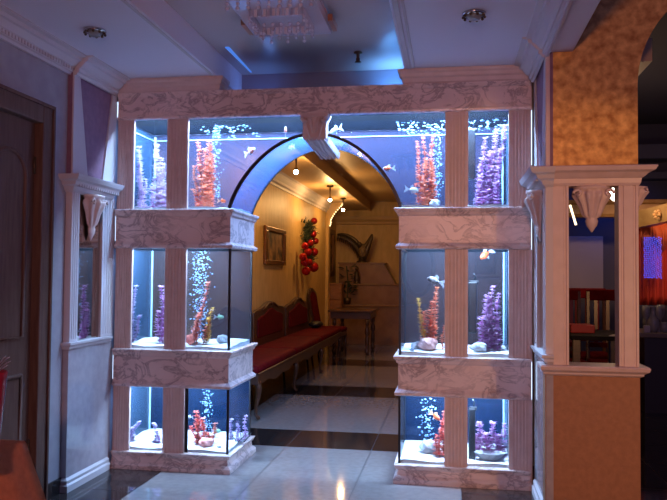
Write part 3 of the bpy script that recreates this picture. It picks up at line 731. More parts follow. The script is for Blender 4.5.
# ------------------------------------------------------------------ gold pier
pt = thing('gold_pier', 'gold stucco pier on pale posts right of the aquarium arch', 'pier', (3.15, -0.4, 0))
PX0, PX1, PY0, PY1 = 2.945, 3.405, -0.598, -0.49
B().box(2.9, PX1+0.005, PY0, PY1, 0, 0.815, 0.004).obj('plinth', TAN, pt)
B().stack(2.9, PX1, PY0, PY1, [(0.815, 0.004), (0.825, 0.02), (0.835, 0.022), (0.85, 0.045), (0.868, 0.05), (0.875, 0.045)], (0.6, 1, 1, 1)).obj('ledge', STONE, pt)
for a, c in ((2.905, 3.030), (3.300, PX1)):
    q = [(a, PY1), (a, PY0), (a+0.012, PY0), (a+0.016, PY0+0.006), (a+0.024, PY0+0.006), (a+0.028, PY0), (c-0.028, PY0), (c-0.024, PY0+0.006), (c-0.016, PY0+0.006), (c-0.012, PY0), (c, PY0), (c, PY1)]
    B().prism(q, 'z', 0.875, 1.885).obj('post', STONE, pt)
B().stack(2.9, PX1, PY0, PY1, [(1.885, 0.004), (1.90, 0.012), (1.925, 0.016), (1.935, 0.03), (1.955, 0.05), (1.965, 0.075), (1.985, 0.085), (1.99, 0.082)], (1.0, 1, 1, 1)).obj('entablature', STONE, pt)
corbel((3.165, PY0+0.06, 1.886), 0.20, 0.26, 0.085, (0, -1, 0), pt)
corbel((PX1, PY0+0.09, 1.886), 0.13, 0.16, 0.07, (1, 0, 0), pt)
# upper gold block with the edge curving out into an arch
edge = [(PX1, 1.99)]
for k in range(15):
    a = k/14; edge.append((3.405+0.62*(1-math.cos(a*PI/2*0.9)), 2.45+0.62*math.sin(a*PI/2*0.9)))
poly = [(2.915, 1.99)] + edge + [(2.915, edge[-1][1])]
B().prism(poly, 'y', PY0+0.002, PY1).obj('gold_block', GOLD, pt)
B().box(2.903, 2.928, PY0-0.006, PY0+0.01, 1.99, 2.655, 0.003).obj('edge_bead', STONE, pt)

# ------------------------------------------------------------------ door
d = thing('door_1', 'dark panelled wooden door in the left wall', 'door', (-0.04, -1.3, 0)); d['kind'] = 'structure'
fr = B(); fr.box(-0.12, -0.005, -0.93, -0.82, 0, 2.36, 0.006); fr.box(-0.12, -0.005, -1.96, -1.85, 0, 2.36, 0.006); fr.box(-0.12, -0.005, -1.85, -0.93, 2.25, 2.36, 0.006); fr.box(-0.004, 0.008, -0.835, -0.815, 0, 2.365, 0.003); fr.box(-0.004, 0.008, -1.965, -0.815, 2.35, 2.372, 0.003)
fr.obj('door_frame', DOORWOOD, d)
leaf = B().box(-0.10, -0.06, -1.85, -0.93, 0.006, 2.25).obj('door_leaf', DOORWOOD, d)
pm = B()
def ringpoly(y0, y1, z0, z1, arch):
    pts = [(y0, z0), (y1, z0)]
    for k in range(13):
        a = PI*k/12; pts.append(((y0+y1)/2+(y1-y0)/2*math.cos(a), z1+arch*math.sin(a)))
    return pts
for (y0, y1, z0, z1, ar) in ((-1.34, -1.02, 0.22, 0.78, 0.0), (-1.34, -1.02, 1.0, 1.92, 0.14), (-1.76, -1.44, 0.22, 0.78, 0.0), (-1.76, -1.44, 1.0, 1.92, 0.14)):
    pts = ringpoly(y0, y1, z0, z1, ar); pm.tube([(-0.058, p[0], p[1]) for p in pts+[pts[0]]], 0.014, 6)
pm.obj('panel_moulding', DOORWOOD, leaf, smooth=True)
hg = B()
for z in (0.35, 2.0): hg.tube([(-0.055, -0.935, z-0.05), (-0.055, -0.935, z+0.05)], 0.009)
hg.obj('hinges', BRONZE, d, smooth=True)

# ------------------------------------------------------------------ ceiling fittings
def spotlight(label, x, y):
    t = thing('ceiling_spotlight', label, 'ceiling spotlight', (x, y, HC), 'recessed spotlights')
    B().lathe([(0.062, HC-0.001), (0.064, HC-0.008), (0.054, HC-0.018), (0.046, HC-0.012), (0.042, HC-0.001)], (x, y, 0), 24).obj('ring', CHROME, t, smooth=True)
    B().lathe([(0.040, HC-0.001), (0.042, HC-0.020), (0.030, HC-0.034), (0.010, HC-0.036)], (x, y, 0), 20).obj('lens', mat('grey_glass', (0.25, 0.30, 0.34), 0.1), t, smooth=True)
    k = B()
    for j in range(10):
        a = 2*PI*j/10; k.ball((x+0.056*math.cos(a), y+0.056*math.sin(a), HC-0.022), 0.009, sub=1)
    k.obj('facets', BRONZE, t, smooth=True)
spotlight('recessed spotlight in the left soffit near the wall cornice', 0.37, -1.05)
spotlight('recessed spotlight in the right soffit nearer the gold pier', 2.487, -1.03)
sp = thing('smoke_sprinkler', 'small dark sprinkler head on the raised ceiling', 'sprinkler', (1.73, 0.10, RC))
B().lathe([(0.030, RC-0.001), (0.030, RC-0.010), (0.012, RC-0.014), (0.010, RC-0.04), (0.014, RC-0.045), (0.014, RC-0.06), (0.006, RC-0.065)], (1.73, 0.10, 0), 16).obj('body', BRONZE, sp, smooth=True)
B().lathe([(0.022, RC-0.068), (0.024, RC-0.072), (0.004, RC-0.074)], (1.73, 0.10, 0), 16).obj('deflector', BRONZE, sp, smooth=True)

ch = thing('chandelier', 'square crystal ceiling chandelier cut off by the top of the view', 'chandelier', (1.41, -0.84, RC))
cx, cy = 1.41, -0.84
B().box(cx-0.25, cx+0.25, cy-0.32, cy+0.32, RC-0.03, RC-0.001, 0.004).obj('ceiling_plate', CHROME, ch)
def square_tier(hw, hd, z0, z1, nm, st):
    g = B()
    for k in range(st):
        t = (k+0.5)/st
        x = cx-hw+2*hw*t; y = cy-hd+2*hd*t
        for yy in (cy-hd, cy+hd): g.box(x-hw/st*0.72, x+hw/st*0.72, yy-0.004, yy+0.004, z0, z1, 0.001)
        for xx in (cx-hw, cx+hw): g.box(xx-0.004, xx+0.004, y-hd/st*0.72, y+hd/st*0.72, z0, z1, 0.001)
    g.obj(nm, CRYSTAL, ch)
square_tier(0.235, 0.30, RC-0.08, RC-0.03, 'upper_tier', 20)
square_tier(0.155, 0.15, RC-0.12, RC-0.075, 'lower_tier', 12)
B().box(cx-0.235, cx+0.235, cy-0.30, cy+0.30, RC-0.078, RC-0.074, 0.001).obj('glass_shelf', CRYSTAL, ch)
for s in (-1, 1): B().box(cx+0.262*s-0.014, cx+0.262*s+0.014, cy+0.10, cy+0.29, RC-0.07, RC-0.03, 0.002).obj('copper_plate', COPPER, ch)
def bead_strand(x, y, z, n, r):
    g = B()
    for k in range(n): g.ball((x, y, z-k*r*1.9), r*(1-.12*(k % 2)), sub=1)
    g.obj('crystal_drop', CRYSTAL, ch, smooth=True)
for k in range(7):
    t = k/6
    bead_strand(cx-0.15+0.30*t, cy+0.155, RC-0.12, 2+(k % 2), 0.012)
    bead_strand(cx-0.15+0.30*t, cy-0.02, RC-0.12, 3, 0.012)
for k in range(4):
    for s in (-1, 1): bead_strand(cx+0.155*s, cy-0.13+0.08*k, RC-0.12, 2, 0.012)
for k in range(9): bead_strand(cx-0.23+0.0575*k, cy-0.305, RC-0.075, 3, 0.013)

# ------------------------------------------------------------------ back room furniture
# settee of three seats
st = thing('settee', 'long dark wood settee with red velvet seats and arched backs', 'settee', (0.35, 4.3, 0))
Y0, Y1 = 1.75, 6.95
W = (Y1-Y0)/3
rail = B()
for k in range(3):
    y0 = Y0+k*W; pts = [(y0, 0.44), (y0, 0.34)]
    for j in range(1, 20):
        t = j/20; pts.append((y0+W*t, 0.345-0.035*math.sin(PI*t)*math.sin(PI*t)-0.012*math.sin(t*PI*6)))
    pts += [(y0+W, 0.34), (y0+W, 0.44)]
    rail.prism(pts, 'x', 0.565, 0.60)
rail.box(0.05, 0.57, Y0, Y0+0.05, 0.34, 0.44); rail.box(0.05, 0.57, Y1-0.05, Y1, 0.34, 0.44); rail.box(0.05, 0.09, Y0, Y1, 0.34, 0.44)
rail.tube([(0.603, Y0, 0.437), (0.603, Y1, 0.437)], 0.010)
rail.obj('seat_rail', mat('worn_wood', (0.07, 0.032, 0.018), 0.35, col2=(0.045, 0.02, 0.011), scale=8), st)
def cabriole(x, y, out):
    return B().tube([(x, y, 0.36), (x+out*0.02, y, 0.30), (x+out*0.012, y, 0.22), (x-out*0.008, y, 0.12), (x-out*0.004, y, 0.05), (x+out*0.02, y, 0.022), (x+out*0.028, y, 0.012)], [0.034, 0.032, 0.024, 0.017, 0.016, 0.020, 0.012], 10)
for k in range(4):
    y = Y0+0.06+k*(W-0.04)
    cabriole(0.575, y, 1).obj('leg', DARKWOOD, st, smooth=True)
    B().tube([(0.075, y, 0.36), (0.07, y, 0.18), (0.05, y, 0.0)], [0.026, 0.020, 0.016]).obj('leg', DARKWOOD, st, smooth=True)
for k in range(3):
    y0 = Y0+k*W
    B().box(0.07, 0.60, y0+0.012, y0+W-0.012, 0.42, 0.515, 0.04, 4).obj('seat_cushion', REDVELVET, st, smooth=True)
    def backpts(m, zlow, sc):
        pts = [(y0+m, zlow), (y0+W-m, zlow)]; 
        for j in range(25):
            t = 1-j/24; u = abs(2*t-1)
            pts.append((y0+m+(W-2*m)*t, sc+0.12*(1-u**2.2)+0.02*math.cos(u*PI*2)))
        return pts
    bf = B(); bf.prism(backpts(0.05, 0.46, 0.885), 'x', 0.02, 0.065); bk = bf.obj('backrest', DARKWOOD, st, bevel=0.008)
    B().prism(backpts(0.22, 0.60, 0.80), 'x', 0.05, 0.082).obj('back_cushion', REDVELVET, bk, bevel=0.012)
    cr = B()
    for s in (-1, 1): cr.tube([(0.07, y0+W/2+s*0.06, 1.0), (0.075, y0+W/2+s*0.18, 0.99), (0.075, y0+W/2+s*0.3, 0.955), (0.072, y0+W/2+s*0.42, 0.93)], [0.02, 0.014, 0.012, 0.008], 6)
    cr.ball((0.075, y0+W/2, 1.0), 0.03, .5, 1, .7); cr.obj('crest_carving', DARKWOOD, bk, smooth=True)
tag(B().ball((0, 0, 0), 0.13, 0.9, 1.5, 0.42, 3).xf(Matrix.Translation((0.22, 6.75, 0.572))).obj('bag', mat('black_leather', (0.012, 0.011, 0.012), 0.4), smooth=True), 'small black bag lying on the far end of the red settee', 'bag')

# chairs by the table
def chair(label, x, y, rz):
    t = thing('dining_chair', label, 'chair', (0, 0, 0))
    B().box(-0.24, 0.24, -0.24, 0.24, 0.42, 0.50, 0.03, 3).obj('seat', REDVELVET, t, smooth=True)
    f = B(); f.box(-0.235, 0.235, -0.235, 0.235, 0.36, 0.43, 0.006); f.obj('seat_frame', DARKWOOD, t)
    pts = [(-0.22, 0.48), (0.22, 0.48), (0.235, 1.05), (0.12, 1.12), (0, 1.15), (-0.12, 1.12), (-0.235, 1.05)]
    bk = B(); bk.loft([[(p[0], 0.215+(p[1]-.48)*0.16, p[1]) for p in pts], [(p[0], 0.25+(p[1]-.48)*0.16, p[1]) for p in pts]]); o = bk.obj('backrest', DARKWOOD, t)
    cu = B(); cu.loft([[(p[0]*.8, 0.20+(p[1]-.48)*0.16, .8+(p[1]-.8)*.84) for p in pts], [(p[0]*.8, 0.216+(p[1]-.48)*0.16, .8+(p[1]-.8)*.84) for p in pts]]); cu.obj('back_cushion', REDVELVET, t)
    for sx in (-1, 1):
        B().tube([(sx*.21, -.21, .38), (sx*.215, -.22, .2), (sx*.21, -.215, .0)], [.025, .018, .014]).obj('leg', DARKWOOD, t, smooth=True)
        B().tube([(sx*.21, .21, .38), (sx*.21, .23, .2), (sx*.21, .26, .0)], [.022, .018, .015]).obj('leg', DARKWOOD, t, smooth=True)
    t.location = (x, y, 0); t.rotation_euler = (0, 0, rz); return t
c1 = chair('red high-backed chair at the left end of the dark table', 0.38, 7.21, 1.5)
# table with turned legs
tb = thing('dining_table', 'dark wood table with turned legs in the back room', 'table', (0.72, 7.95, 0))
B().box(0.29, 1.06, 7.48, 8.60, 0.735, 0.77, 0.008).obj('table_top', mat('dark_table_top', (0.10, 0.042, 0.018), 0.3, spec=0.25), tb)
B().box(0.33, 1.02, 7.52, 8.55, 0.62, 0.735, 0.004).obj('apron', DARKWOOD, tb)
for x in (0.39, 0.96):
    for y in (7.57, 8.50):
        B().lathe([(0.035, 0.62), (0.035, 0.52), (0.020, 0.50), (0.042, 0.44), (0.046, 0.38), (0.022, 0.33), (0.034, 0.30), (0.036, 0.16), (0.020, 0.12), (0.038, 0.09), (0.038, 0.03), (0.022, 0.0)][::-1], (x, y, 0), 14).obj('leg', DARKWOOD, tb, smooth=True)

# stepped stone display against the far wall
sd = thing('stepped_display', 'brown stone stepped shelving against the far wall', 'shelving', (0.8, 9.8, 0))
B().box(0.10, 1.85, 9.45, 10.49, 0.0, 0.755, 0.004).obj('counter', BROWNSTONE, sd)
B().box(0.08, 1.88, 9.41, 10.49, 0.755, 0.785, 0.006).obj('counter_top', BROWNSTONE, sd)
B().prism([(0.22, 0.785), (1.46, 0.785), (1.36, 1.17), (0.22, 1.17)], 'y', 9.70, 10.49).obj('middle_step', BROWNSTONE, sd)
B().box(0.20, 1.38, 9.66, 10.49, 1.17, 1.195, 0.005).obj('middle_ledge', BROWNSTONE, sd)
B().prism([(0.10, 1.195), (1.26, 1.195), (1.02, 1.60), (0.10, 1.60)], 'y', 9.95, 10.49).obj('upper_step', BROWNSTONE, sd)
B().box(0.08, 1.05, 9.90, 10.49, 1.60, 1.63, 0.005).obj('upper_ledge', BROWNSTONE, sd)
# brown cabinet left of it
cb = thing('wooden_cabinet', 'low reddish brown wooden cabinet left of the stepped shelving', 'cabinet', (0.15, 9.3, 0))
B().box(-0.04, 0.29, 9.05, 9.35, 0, 1.18, 0.006).obj('body', MIDWOOD, cb)
B().box(-0.045, 0.30, 9.03, 9.36, 1.18, 1.21, 0.006).obj('top', MIDWOOD, cb)
B().box(-0.01, 0.27, 9.035, 9.05, 0.90, 1.12, 0.01).obj('drawer', MIDWOOD, cb)
B().box(-0.01, 0.27, 9.035, 9.05, 0.10, 0.86, 0.01).obj('door', MIDWOOD, cb)
# eagle with raised wings
eg = thing('eagle_statue', 'bronze eagle statue with raised wings on the top shelf', 'statue', (0.53, 10.05, 1.63))
B().lathe([(0.12, 1.63), (0.12, 1.65), (0.08, 1.67), (0.06, 1.72), (0.03, 1.76)], (0.56, 10.05, 0), 16).obj('perch', BRONZE, eg, smooth=True)
B().loft([[Vector((0.56, 10.05, 1.72))+Vector((0.02*t+r*math.cos(2*PI*j/12), r*0.8*math.sin(2*PI*j/12), t*0.3)) for j in range(12)] for t, r in ((0, .03), (.15, .06), (.4, .09), (.65, .08), (.85, .05), (1, .03))]).obj('body', mat('mottled_feathers', (0.30, 0.2, 0.1), 0.5, col2=(0.10, .06, .03), scale=30), eg, smooth=True)
hd_ = B(); hd_.ball((0.50, 10.03, 2.02), 0.045, 1.2, .9, .9); hd_.tube([(0.56, 10.05, 1.97), (0.50, 10.03, 2.02)], .04); hd_.tube([(0.46, 10.03, 2.02), (0.42, 10.02, 2.01), (0.415, 10.02, 1.985)], [.018, .012, .003]); hd_.obj('head', BRONZE, eg, smooth=True)
def wing(tip, mid, root, nm):
    g = B(); root, mid, tip = Vector(root), Vector(mid), Vector(tip)
    def q(t): return root*(1-t)**2+mid*2*t*(1-t)+tip*t*t
    for k in range(14):
        t = 0.08+0.92*k/13; p = q(t); dn = Vector((0.06*(1 if tip.x > root.x else -.3), 0.01, -1)).normalized(); L = 0.33*(1-0.55*t)
        g.tube([p, p+dn*L*.5+Vector((0, .004, 0)), p+dn*L], [.022, .026, .004], 6)
    g.tube([q(k/8) for k in range(9)], [.04, .042, .04, .036, .032, .028, .024, .02, .012], 8)
    g.obj(nm, BRONZE, eg, smooth=True)
wing((0.06, 10.02, 2.22), (0.36, 10.05, 2.24), (0.53, 10.05, 1.95), 'wing')
wing((0.76, 10.08, 2.22), (0.68, 10.06, 2.05), (0.60, 10.05, 1.93), 'wing')
# figurine
fg = thing('figurine', 'small dark figurine on the middle shelf below the eagle', 'figurine', (0.49, 9.80, 1.195))
B().lathe([(0.07, 1.195), (0.07, 1.215), (0.04, 1.22), (0.06, 1.26), (0.065, 1.32), (0.045, 1.38), (0.055, 1.42), (0.03, 1.455), (0.02, 1.465)], (0.49, 9.80, 0), 14).obj('body', BRONZE, fg, smooth=True)
B().ball((0.49, 9.80, 1.495), 0.038).obj('head', BRONZE, fg, smooth=True)
# dark leafy plant in pot
lp = thing('potted_plant', 'dark leafy potted plant between the cabinet and the shelving', 'plant', (0.33, 9.56, 0.785))
B().lathe([(0.05, 0.785), (0.07, 0.85), (0.085, 0.92), (0.075, 0.92), (0.06, 0.88)], (0.33, 9.56, 0), 16).obj('pot', BRONZE, lp, smooth=True)
g = B()
for k in range(60):
    a = random.uniform(0, 2*PI); h = random.uniform(.05, .65); r = random.uniform(.02, .13); p = Vector((0.33+r*math.cos(a), 9.56+r*.5*math.sin(a), .92+h)); d_ = Vector((math.cos(a), math.sin(a)*.4, random.uniform(-.4, .8))).normalized(); s_ = Vector((-math.sin(a), math.cos(a), .3))*.03
    g.quad(p, p+d_*.05+s_, p+d_*.11, p+d_*.05-s_)
g.tube([(0.33, 9.56, .9), (0.34, 9.57, 1.25), (0.31, 9.56, 1.55)], .012)
g.obj('foliage', FIR, lp)
# oval mirror and picture far wall
om = thing('oval_mirror', 'oval wall mirror in a dark frame on the far wall', 'mirror', (1.70, 10.48, 1.53))
B().loft([[(1.70+(0.31+0.045*math.cos(t))*math.cos(a), 10.475-0.03*max(0, math.sin(t))-.0, 1.53+(0.56+0.045*math.cos(t))*math.sin(a)) for t in [2*PI*q/8 for q in range(8)]] for a in [2*PI*k/40 for k in range(40)]], closed_path=True).obj('frame', mat('blue_grey_frame', (0.10, 0.08, 0.07), .3), om, smooth=True)
g = B(); g.loft([[(1.70+0.31*math.cos(2*PI*k/40), y, 1.53+0.56*math.sin(2*PI*k/40)) for k in range(40)] for y in (10.495, 10.48)]); g.obj('glass', mat('old_mirror', (.22, .2, .2), .15, metal=1), om)
def picture(label, axis, c, w, h, fw=0.05, cat='picture'):
    t = thing('framed_picture', label, cat, c)
    x, y, z = c; g = B(); cv = B()
    if axis == 'x':   # on a wall facing +x
        for y0, y1, z0, z1 in ((y-w/2, y+w/2, z+h/2-fw, z+h/2), (y-w/2, y+w/2, z-h/2, z-h/2+fw), (y-w/2, y-w/2+fw*2, z-h/2+fw, z+h/2-fw), (y+w/2-fw*2, y+w/2, z-h/2+fw, z+h/2-fw)): g.box(x+.002, x+.04, y0, y1, z0, z1, .008)
        cv.box(x+.004, x+.018, y-w/2+fw, y+w/2-fw, z-h/2+fw*.8, z+h/2-fw*.8)
    else:
        for x0, x1, z0, z1 in ((x-w/2, x+w/2, z+h/2-fw, z+h/2), (x-w/2, x+w/2, z-h/2, z-h/2+fw), (x-w/2, x-w/2+fw, z-h/2+fw, z+h/2-fw), (x+w/2-fw, x+w/2, z-h/2+fw, z+h/2-fw)): g.box(x0, x1, y-.04, y-.002, z0, z1, .008)
        cv.box(x-w/2+fw, x+w/2-fw, y-.018, y-.004, z-h/2+fw*.8, z+h/2-fw*.8)
    g.obj('frame', FRAMEGOLD, t); cv.obj('canvas', CANVAS, t)
picture('gilt framed painting above the red settee', 'x', (0.0, 4.75, 1.75), 1.15, 0.50, 0.06)
picture('narrow dark framed picture in the alcove beyond the pilaster', 'x', (-0.05, 9.72, 1.82), 0.75, 0.95, 0.10)
picture('small framed picture right of the oval mirror', 'y', (3.07, 10.5, 1.66), 0.42, 0.50, 0.05)
tag(B().box(2.80, 3.34, 10.36, 10.49, 1.33, 1.37, .006).obj('wall_shelf', MIDWOOD), 'small wall shelf under the picture right of the oval mirror', 'shelf')
# pilaster with scrolled corbel and fairy lights
pl = thing('wall_pilaster', 'ochre pilaster with scrolled corbel at the end of the settee wall', 'pilaster', (0.04, 8.95, 0))
B().box(0.0, 0.06, 8.85, 9.05, 0, 2.56, .006).obj('shaft', OCHRE, pl)
g = B()
pts = [(0, 2.30), (0.07, 2.30), (0.09, 2.36), (0.085, 2.42), (0.12, 2.48), (0.17, 2.56), (0.24, 2.64), (0.30, 2.70), (0.32, 2.75), (0, 2.75)]
g.prism(pts, 'y', 8.87, 9.03); g.obj('corbel', OCEIL, pl)
fl = thing('fairy_lights', 'warm fairy lights outlining the pilaster corbel', 'string lights', (0.1, 8.85, 2.3))
wire = [(x+.012, 8.86, z) for x, z in pts[1:9]]
B().tube(wire, .003, 5).obj('wire', BRONZE, fl)
for i in range(len(wire)-1):
    for t in (0.2, 0.7):
        p = Vector(wire[i]).lerp(Vector(wire[i+1]), t); B().ball(p, .010, sub=1).obj('bulb', FAIRY, fl, smooth=True)
# christmas garland
gl = thing('christmas_garland', 'hanging fir garland with shiny red baubles on the settee wall', 'garland', (0.06, 7.0, 1.75))
g = B()
for k in range(420):
    t = random.random(); y = 6.85+random.gauss(0, .20)*(0.6+0.4*t); z = 1.50+0.72*t; x = .015+abs(random.gauss(.03, .03))
    d_ = Vector((random.uniform(0.05, 1), random.uniform(-1, 1), random.uniform(-.3, 1))).normalized(); g.tube([(x, y, z), Vector((x, y, z))+d_*.11], [.008, .002], 4)
g.obj('fir_branch', FIR, gl); B().tube([(.026, 6.9, 2.2), (.026, 6.8, 1.8), (.026, 6.9, 1.5)], .025).obj('stem', FIR, gl)
for (u, v, r) in ((314, 221, .05), (313, 234, .055), (315.5, 241, .05), (305, 246, .05), (308, 252, .055), (314, 252, .062), (303, 257, .055), (309, 262, .05), (313.5, 267, .075), (305, 262, .06), (306, 271, .062), (310, 243, .05)):
    d_ = Fv+Rv*((u-333.5)/FOC)-Uv*((v-250)/FOC); t_ = (0.13-CAM.x)/d_.x; p = CAM+d_*t_
    o = B().ball(p, r*1.15, sub=3).obj('bauble', BAUBLE, gl, smooth=True)
# downlights
def downlight(label, p, w):
    x, y, z = p
    t = thing('downlight', label, 'downlight', (x, y, HC), 'downlights along the back room soffit')
    B().lathe([(0.05, HC-.001), (0.055, HC-.02), (0.012, HC-.03), (0.010, z+.05), (0.022, z+.045), (0.024, z+.02)], (x, y, 0), 16).obj('housing', BRONZE, t, smooth=True)
    B().ball((x, y, z), .028).obj('bulb', WARMBULB, t, smooth=True)
    l = bpy.data.lights.new('downlight_light', 'POINT'); l.energy = w; l.color = (1.0, 0.55, 0.19); l.shadow_soft_size = .03
    lo = bpy.data.objects.new('downlight_light', l); C.objects.link(lo); lo.location = (x, y, z-.06)
downlight('nearest of the three glowing downlights over the settee', at(296, 172, 3.3), 25)
downlight('middle of the three glowing downlights over the settee', at(330, 200, 6.2), 22)
downlight('farthest of the three glowing downlights over the settee', at(343, 210, 8.0), 12)
# dim square chandelier in the back room
bc = thing('back_chandelier', 'unlit square crystal chandelier on the back room ceiling', 'chandelier', (1.9, 5.0, 2.93))
B().box(1.6, 2.2, 4.5, 5.5, 2.89, 2.929, .005).obj('plate', mat('dull_brass', (.3, .2, .1), .4, metal=.6), bc)
for k in range(8):
    for j in range(5):
        g = B(); x, y = 1.64+.13*j, 4.55+.13*k
        for q in range(3): g.ball((x, y, 2.88-.03*q), .015, sub=1)
        g.obj('crystal_drop', CRYSTAL, bc, smooth=True)

# ------------------------------------------------------------------ dark room to the right
b = B(); b.box(3.2, 7.0, 6.0, 6.1, 0, 3.6); struct(b, 'wall_far_right', DARKROOM)
b = B(); b.box(6.9, 7.0, -0.6, 6.0, 0, 3.6); struct(b, 'wall_right', DARKROOM)
b = B(); b.box(3.03, 7.0, -0.42, 6.0, 3.55, 3.65); struct(b, 'ceiling_right', DARKROOM)
b = B(); b.box(3.75, 6.9, 5.6, 6.0, 3.0, 3.2, .01); b.box(3.75, 6.9, 5.75, 6.0, 2.74, 2.84, .01); struct(b, 'trim_10', mat('dark_blue_trim', (.10, .11, .2), .6))
bcol = mat('gilded_cornice', (.55, .36, .16), .4, col2=(.45, .27, .1), scale=10)
b = B(); p0 = at(560, 217, 5.0); p1 = at(632, 200, 5.0)
b.stack(p0.x, 5.2, 5.0, 5.2, [(p0.z, 0), (p0.z+.04, .02), (p1.z-.06, .02), (p1.z-.04, .05), (p1.z, .06)]); struct(b, 'trim_11', bcol)
pb0, pb1 = at(636, 228, 4.0), at(690, 216, 3.2)
b = B(); b.loft([[(p.x, p.y, p.z), (p.x+.1, p.y+.2, p.z), (p.x+.1, p.y+.2, p.z+.19), (p.x-.01, p.y-.02, p.z+.19), (p.x-.01, p.y-.02, p.z+.14)] for p in (pb0, pb1)]); struct(b, 'trim_12', bcol)
bq = B(); pq = at(658, 215, 3.62)
for k in range(8):
    a = 2*PI*k/8; bq.ball((pq.x+.05*math.cos(a), pq.y-.03, pq.z+.04*math.sin(a)), .025, 1, .5, 1, 1)
bq.ball((pq.x, pq.y-.035, pq.z), .028, sub=2)
tag(bq.obj('rosette', bcol, smooth=True), 'carved gilded rosette on the cornice above the red drape', 'rosette')
# red drape with swag and blue light curtain
dr = thing('red_drape', 'red drape with fringed orange swag in the dark room at the right', 'curtain', (4.7, 4.1, 1.2))
g = B(); rows = []
for j in range(10):
    row = []
    for k in range(60):
        t = k/59; x = 4.50+.9*t; row.append((x, 4.12+.03*math.sin(t*70)+.01*math.sin(t*33), 1.05+.95*j/9))
    rows.append(row)
g.loft(rows, cap=False, close=False); o = g.obj('drape', DRAPE, dr, smooth=True)
md = o.modifiers.new('solid', 'SOLIDIFY'); md.thickness = .006
g = B()
for k in range(46):
    x = 4.56+.8*k/45; L = .18+.14*abs(math.sin(k*.33+.6)); z = 2.0
    g.tube([(x, 4.06, z), (x+.012*math.sin(k), 4.05, z-L*.5), (x+.02, 4.06, z-L)], [.016, .014, .004], 5)
g.obj('swag_fringe', SWAG, dr, smooth=True)
lc = thing('light_curtain', 'glowing blue fairy light curtain hanging before the red drape', 'string lights', (4.65, 4.0, 1.4))
for k in range(9):
    x = 4.585+.022*k; g = B()
    for q in range(20): g.ball((x+.006*math.sin(q*2+k), 4.02+.004*math.cos(q), 1.83-.024*q+.008*math.sin(k*3)), .0075, sub=1)
    g.obj('light_strand', BLUEFAIRY, lc, smooth=True)
# bar counter with glassware
bt = thing('bar_counter', 'dark bar counter at the right edge of the view', 'counter', (4.6, 3.2, 0))
tz = at(650, 333, 2.9).z
B().box(4.25, 6.4, 2.9, 3.6, tz-.05, tz, .01).obj('counter_top', mat('grey_counter', (.13, .11, .11), .4), bt)
B().box(4.32, 6.35, 2.98, 3.55, 0, tz-.05).obj('counter_body', BLACKSTONE, bt)
gls = ['tall', 'round', 'tall', 'squat', 'round', 'tall']
wg = None
for i, (u, kind) in enumerate(zip((646, 653, 659, 664, 649, 661), gls)):
    y = 3.05 if i < 4 else 3.3; p = at(u, 330, y)
    prof = {'tall': [(.035, 0), (.006, .01), (.006, .12), (.03, .15), (.042, .20), (.036, .27), (.033, .27), (.036, .2), (.004, .14)],
            'round': [(.04, 0), (.05, .03), (.065, .08), (.06, .13), (.025, .17), (.022, .25), (.03, .26), (.018, .25)],
            'squat': [(.035, 0), (.04, .05), (.042, .10), (.038, .10), (.034, .02)]}[kind]
    names = ['goblet', 'decanter', 'goblet', 'tumbler', 'decanter', 'goblet']
    labs = ['first stemmed goblet from the pier on the bar counter', 'round decanter in the front row on the bar counter', 'stemmed goblet between decanter and tumbler on the bar counter', 'squat tumbler at the right end of the bar counter', 'round decanter in the back row on the bar counter', 'stemmed goblet in the back row on the bar counter']
    tag(B().lathe([(r, z+tz) for r, z in prof], (p.x, y, 0), 16).obj(names[i], TUMBLER, smooth=True), labs[i], names[i], 'glassware on the bar counter')
pn = at(647, 325, 2.95)
tag(B().box(pn.x-.03, pn.x+.03, 2.94, 2.99, tz, tz+.07, .004).obj('napkin_block', mat('lilac_paper', (.35, .35, .5), .7)), 'pale paper napkin block on the bar counter near the pier', 'napkins')
# table with upturned chairs behind the pier opening
rt = thing('side_table', 'dark square table seen through the pier opening', 'table', (3.9, 2.4, 0))
tz2 = 0.84
B().box(3.45, 4.00, 2.0, 2.8, tz2-.04, tz2, .005).obj('table_top', mat('black_table_top', (.012, .010, .010), .6, spec=.1), rt)
for x in (3.5, 3.95):
    for y in (2.05, 2.75): B().box(x-.03, x+.03, y-.03, y+.03, 0, tz2-.04).obj('leg', DARKWOOD, rt)
tag(B().prism([(3.78, 2.03), (3.99, 2.01), (3.99, 2.2), (3.85, 2.18)], 'z', tz2, tz2+.006).obj('white_napkin', WHITECLOTH), 'white napkin on the corner of the dark square table', 'napkin')
tag(B().box(3.50, 3.72, 2.35, 2.6, tz2, tz2+.075, .006).obj('red_box', mat('red_cloth_box', (.42, .01, .012), .5)), 'bright red box on the dark square table', 'box')
def bar_chair(label, x, y, rz):
    t = thing('slat_back_chair', label, 'chair', (0, 0, 0), 'red chairs in the dark room')
    B().box(-.21, .21, -.21, .21, .44, .50, .02, 3).obj('seat', REDVELVET, t, smooth=True)
    B().box(-.22, .22, .20, .235, 1.12, 1.24, .012).obj('back_rail', REDVELVET, t); B().box(-.22, .22, .20, .235, .62, .67, .006).obj('back_rail', REDVELVET, t)
    for s in (-.12, 0, .12): B().box(s-.018, s+.018, .208, .228, .66, 1.13).obj('slat', mat('red_lacquer', (.12, .008, .008), .25), t)
    for sx in (-1, 1):
        B().box(sx*.2-.018, sx*.2+.018, .2, .236, 0, 1.22, .004).obj('leg', DARKWOOD, t)
        B().box(sx*.19-.018, sx*.19+.018, -.2, -.164, 0, .45, .004).obj('leg', DARKWOOD, t)
    t.location = (x, y, 0); t.rotation_euler = (0, 0, rz); return t
bcx = bar_chair('red slat-back chair behind the red box, nearest the left pier post', 3.56, 3.1, .1)
dup(bcx, (4.02, 3.1, 0), -.05, 'red slat-back chair seen beside the right pier post')
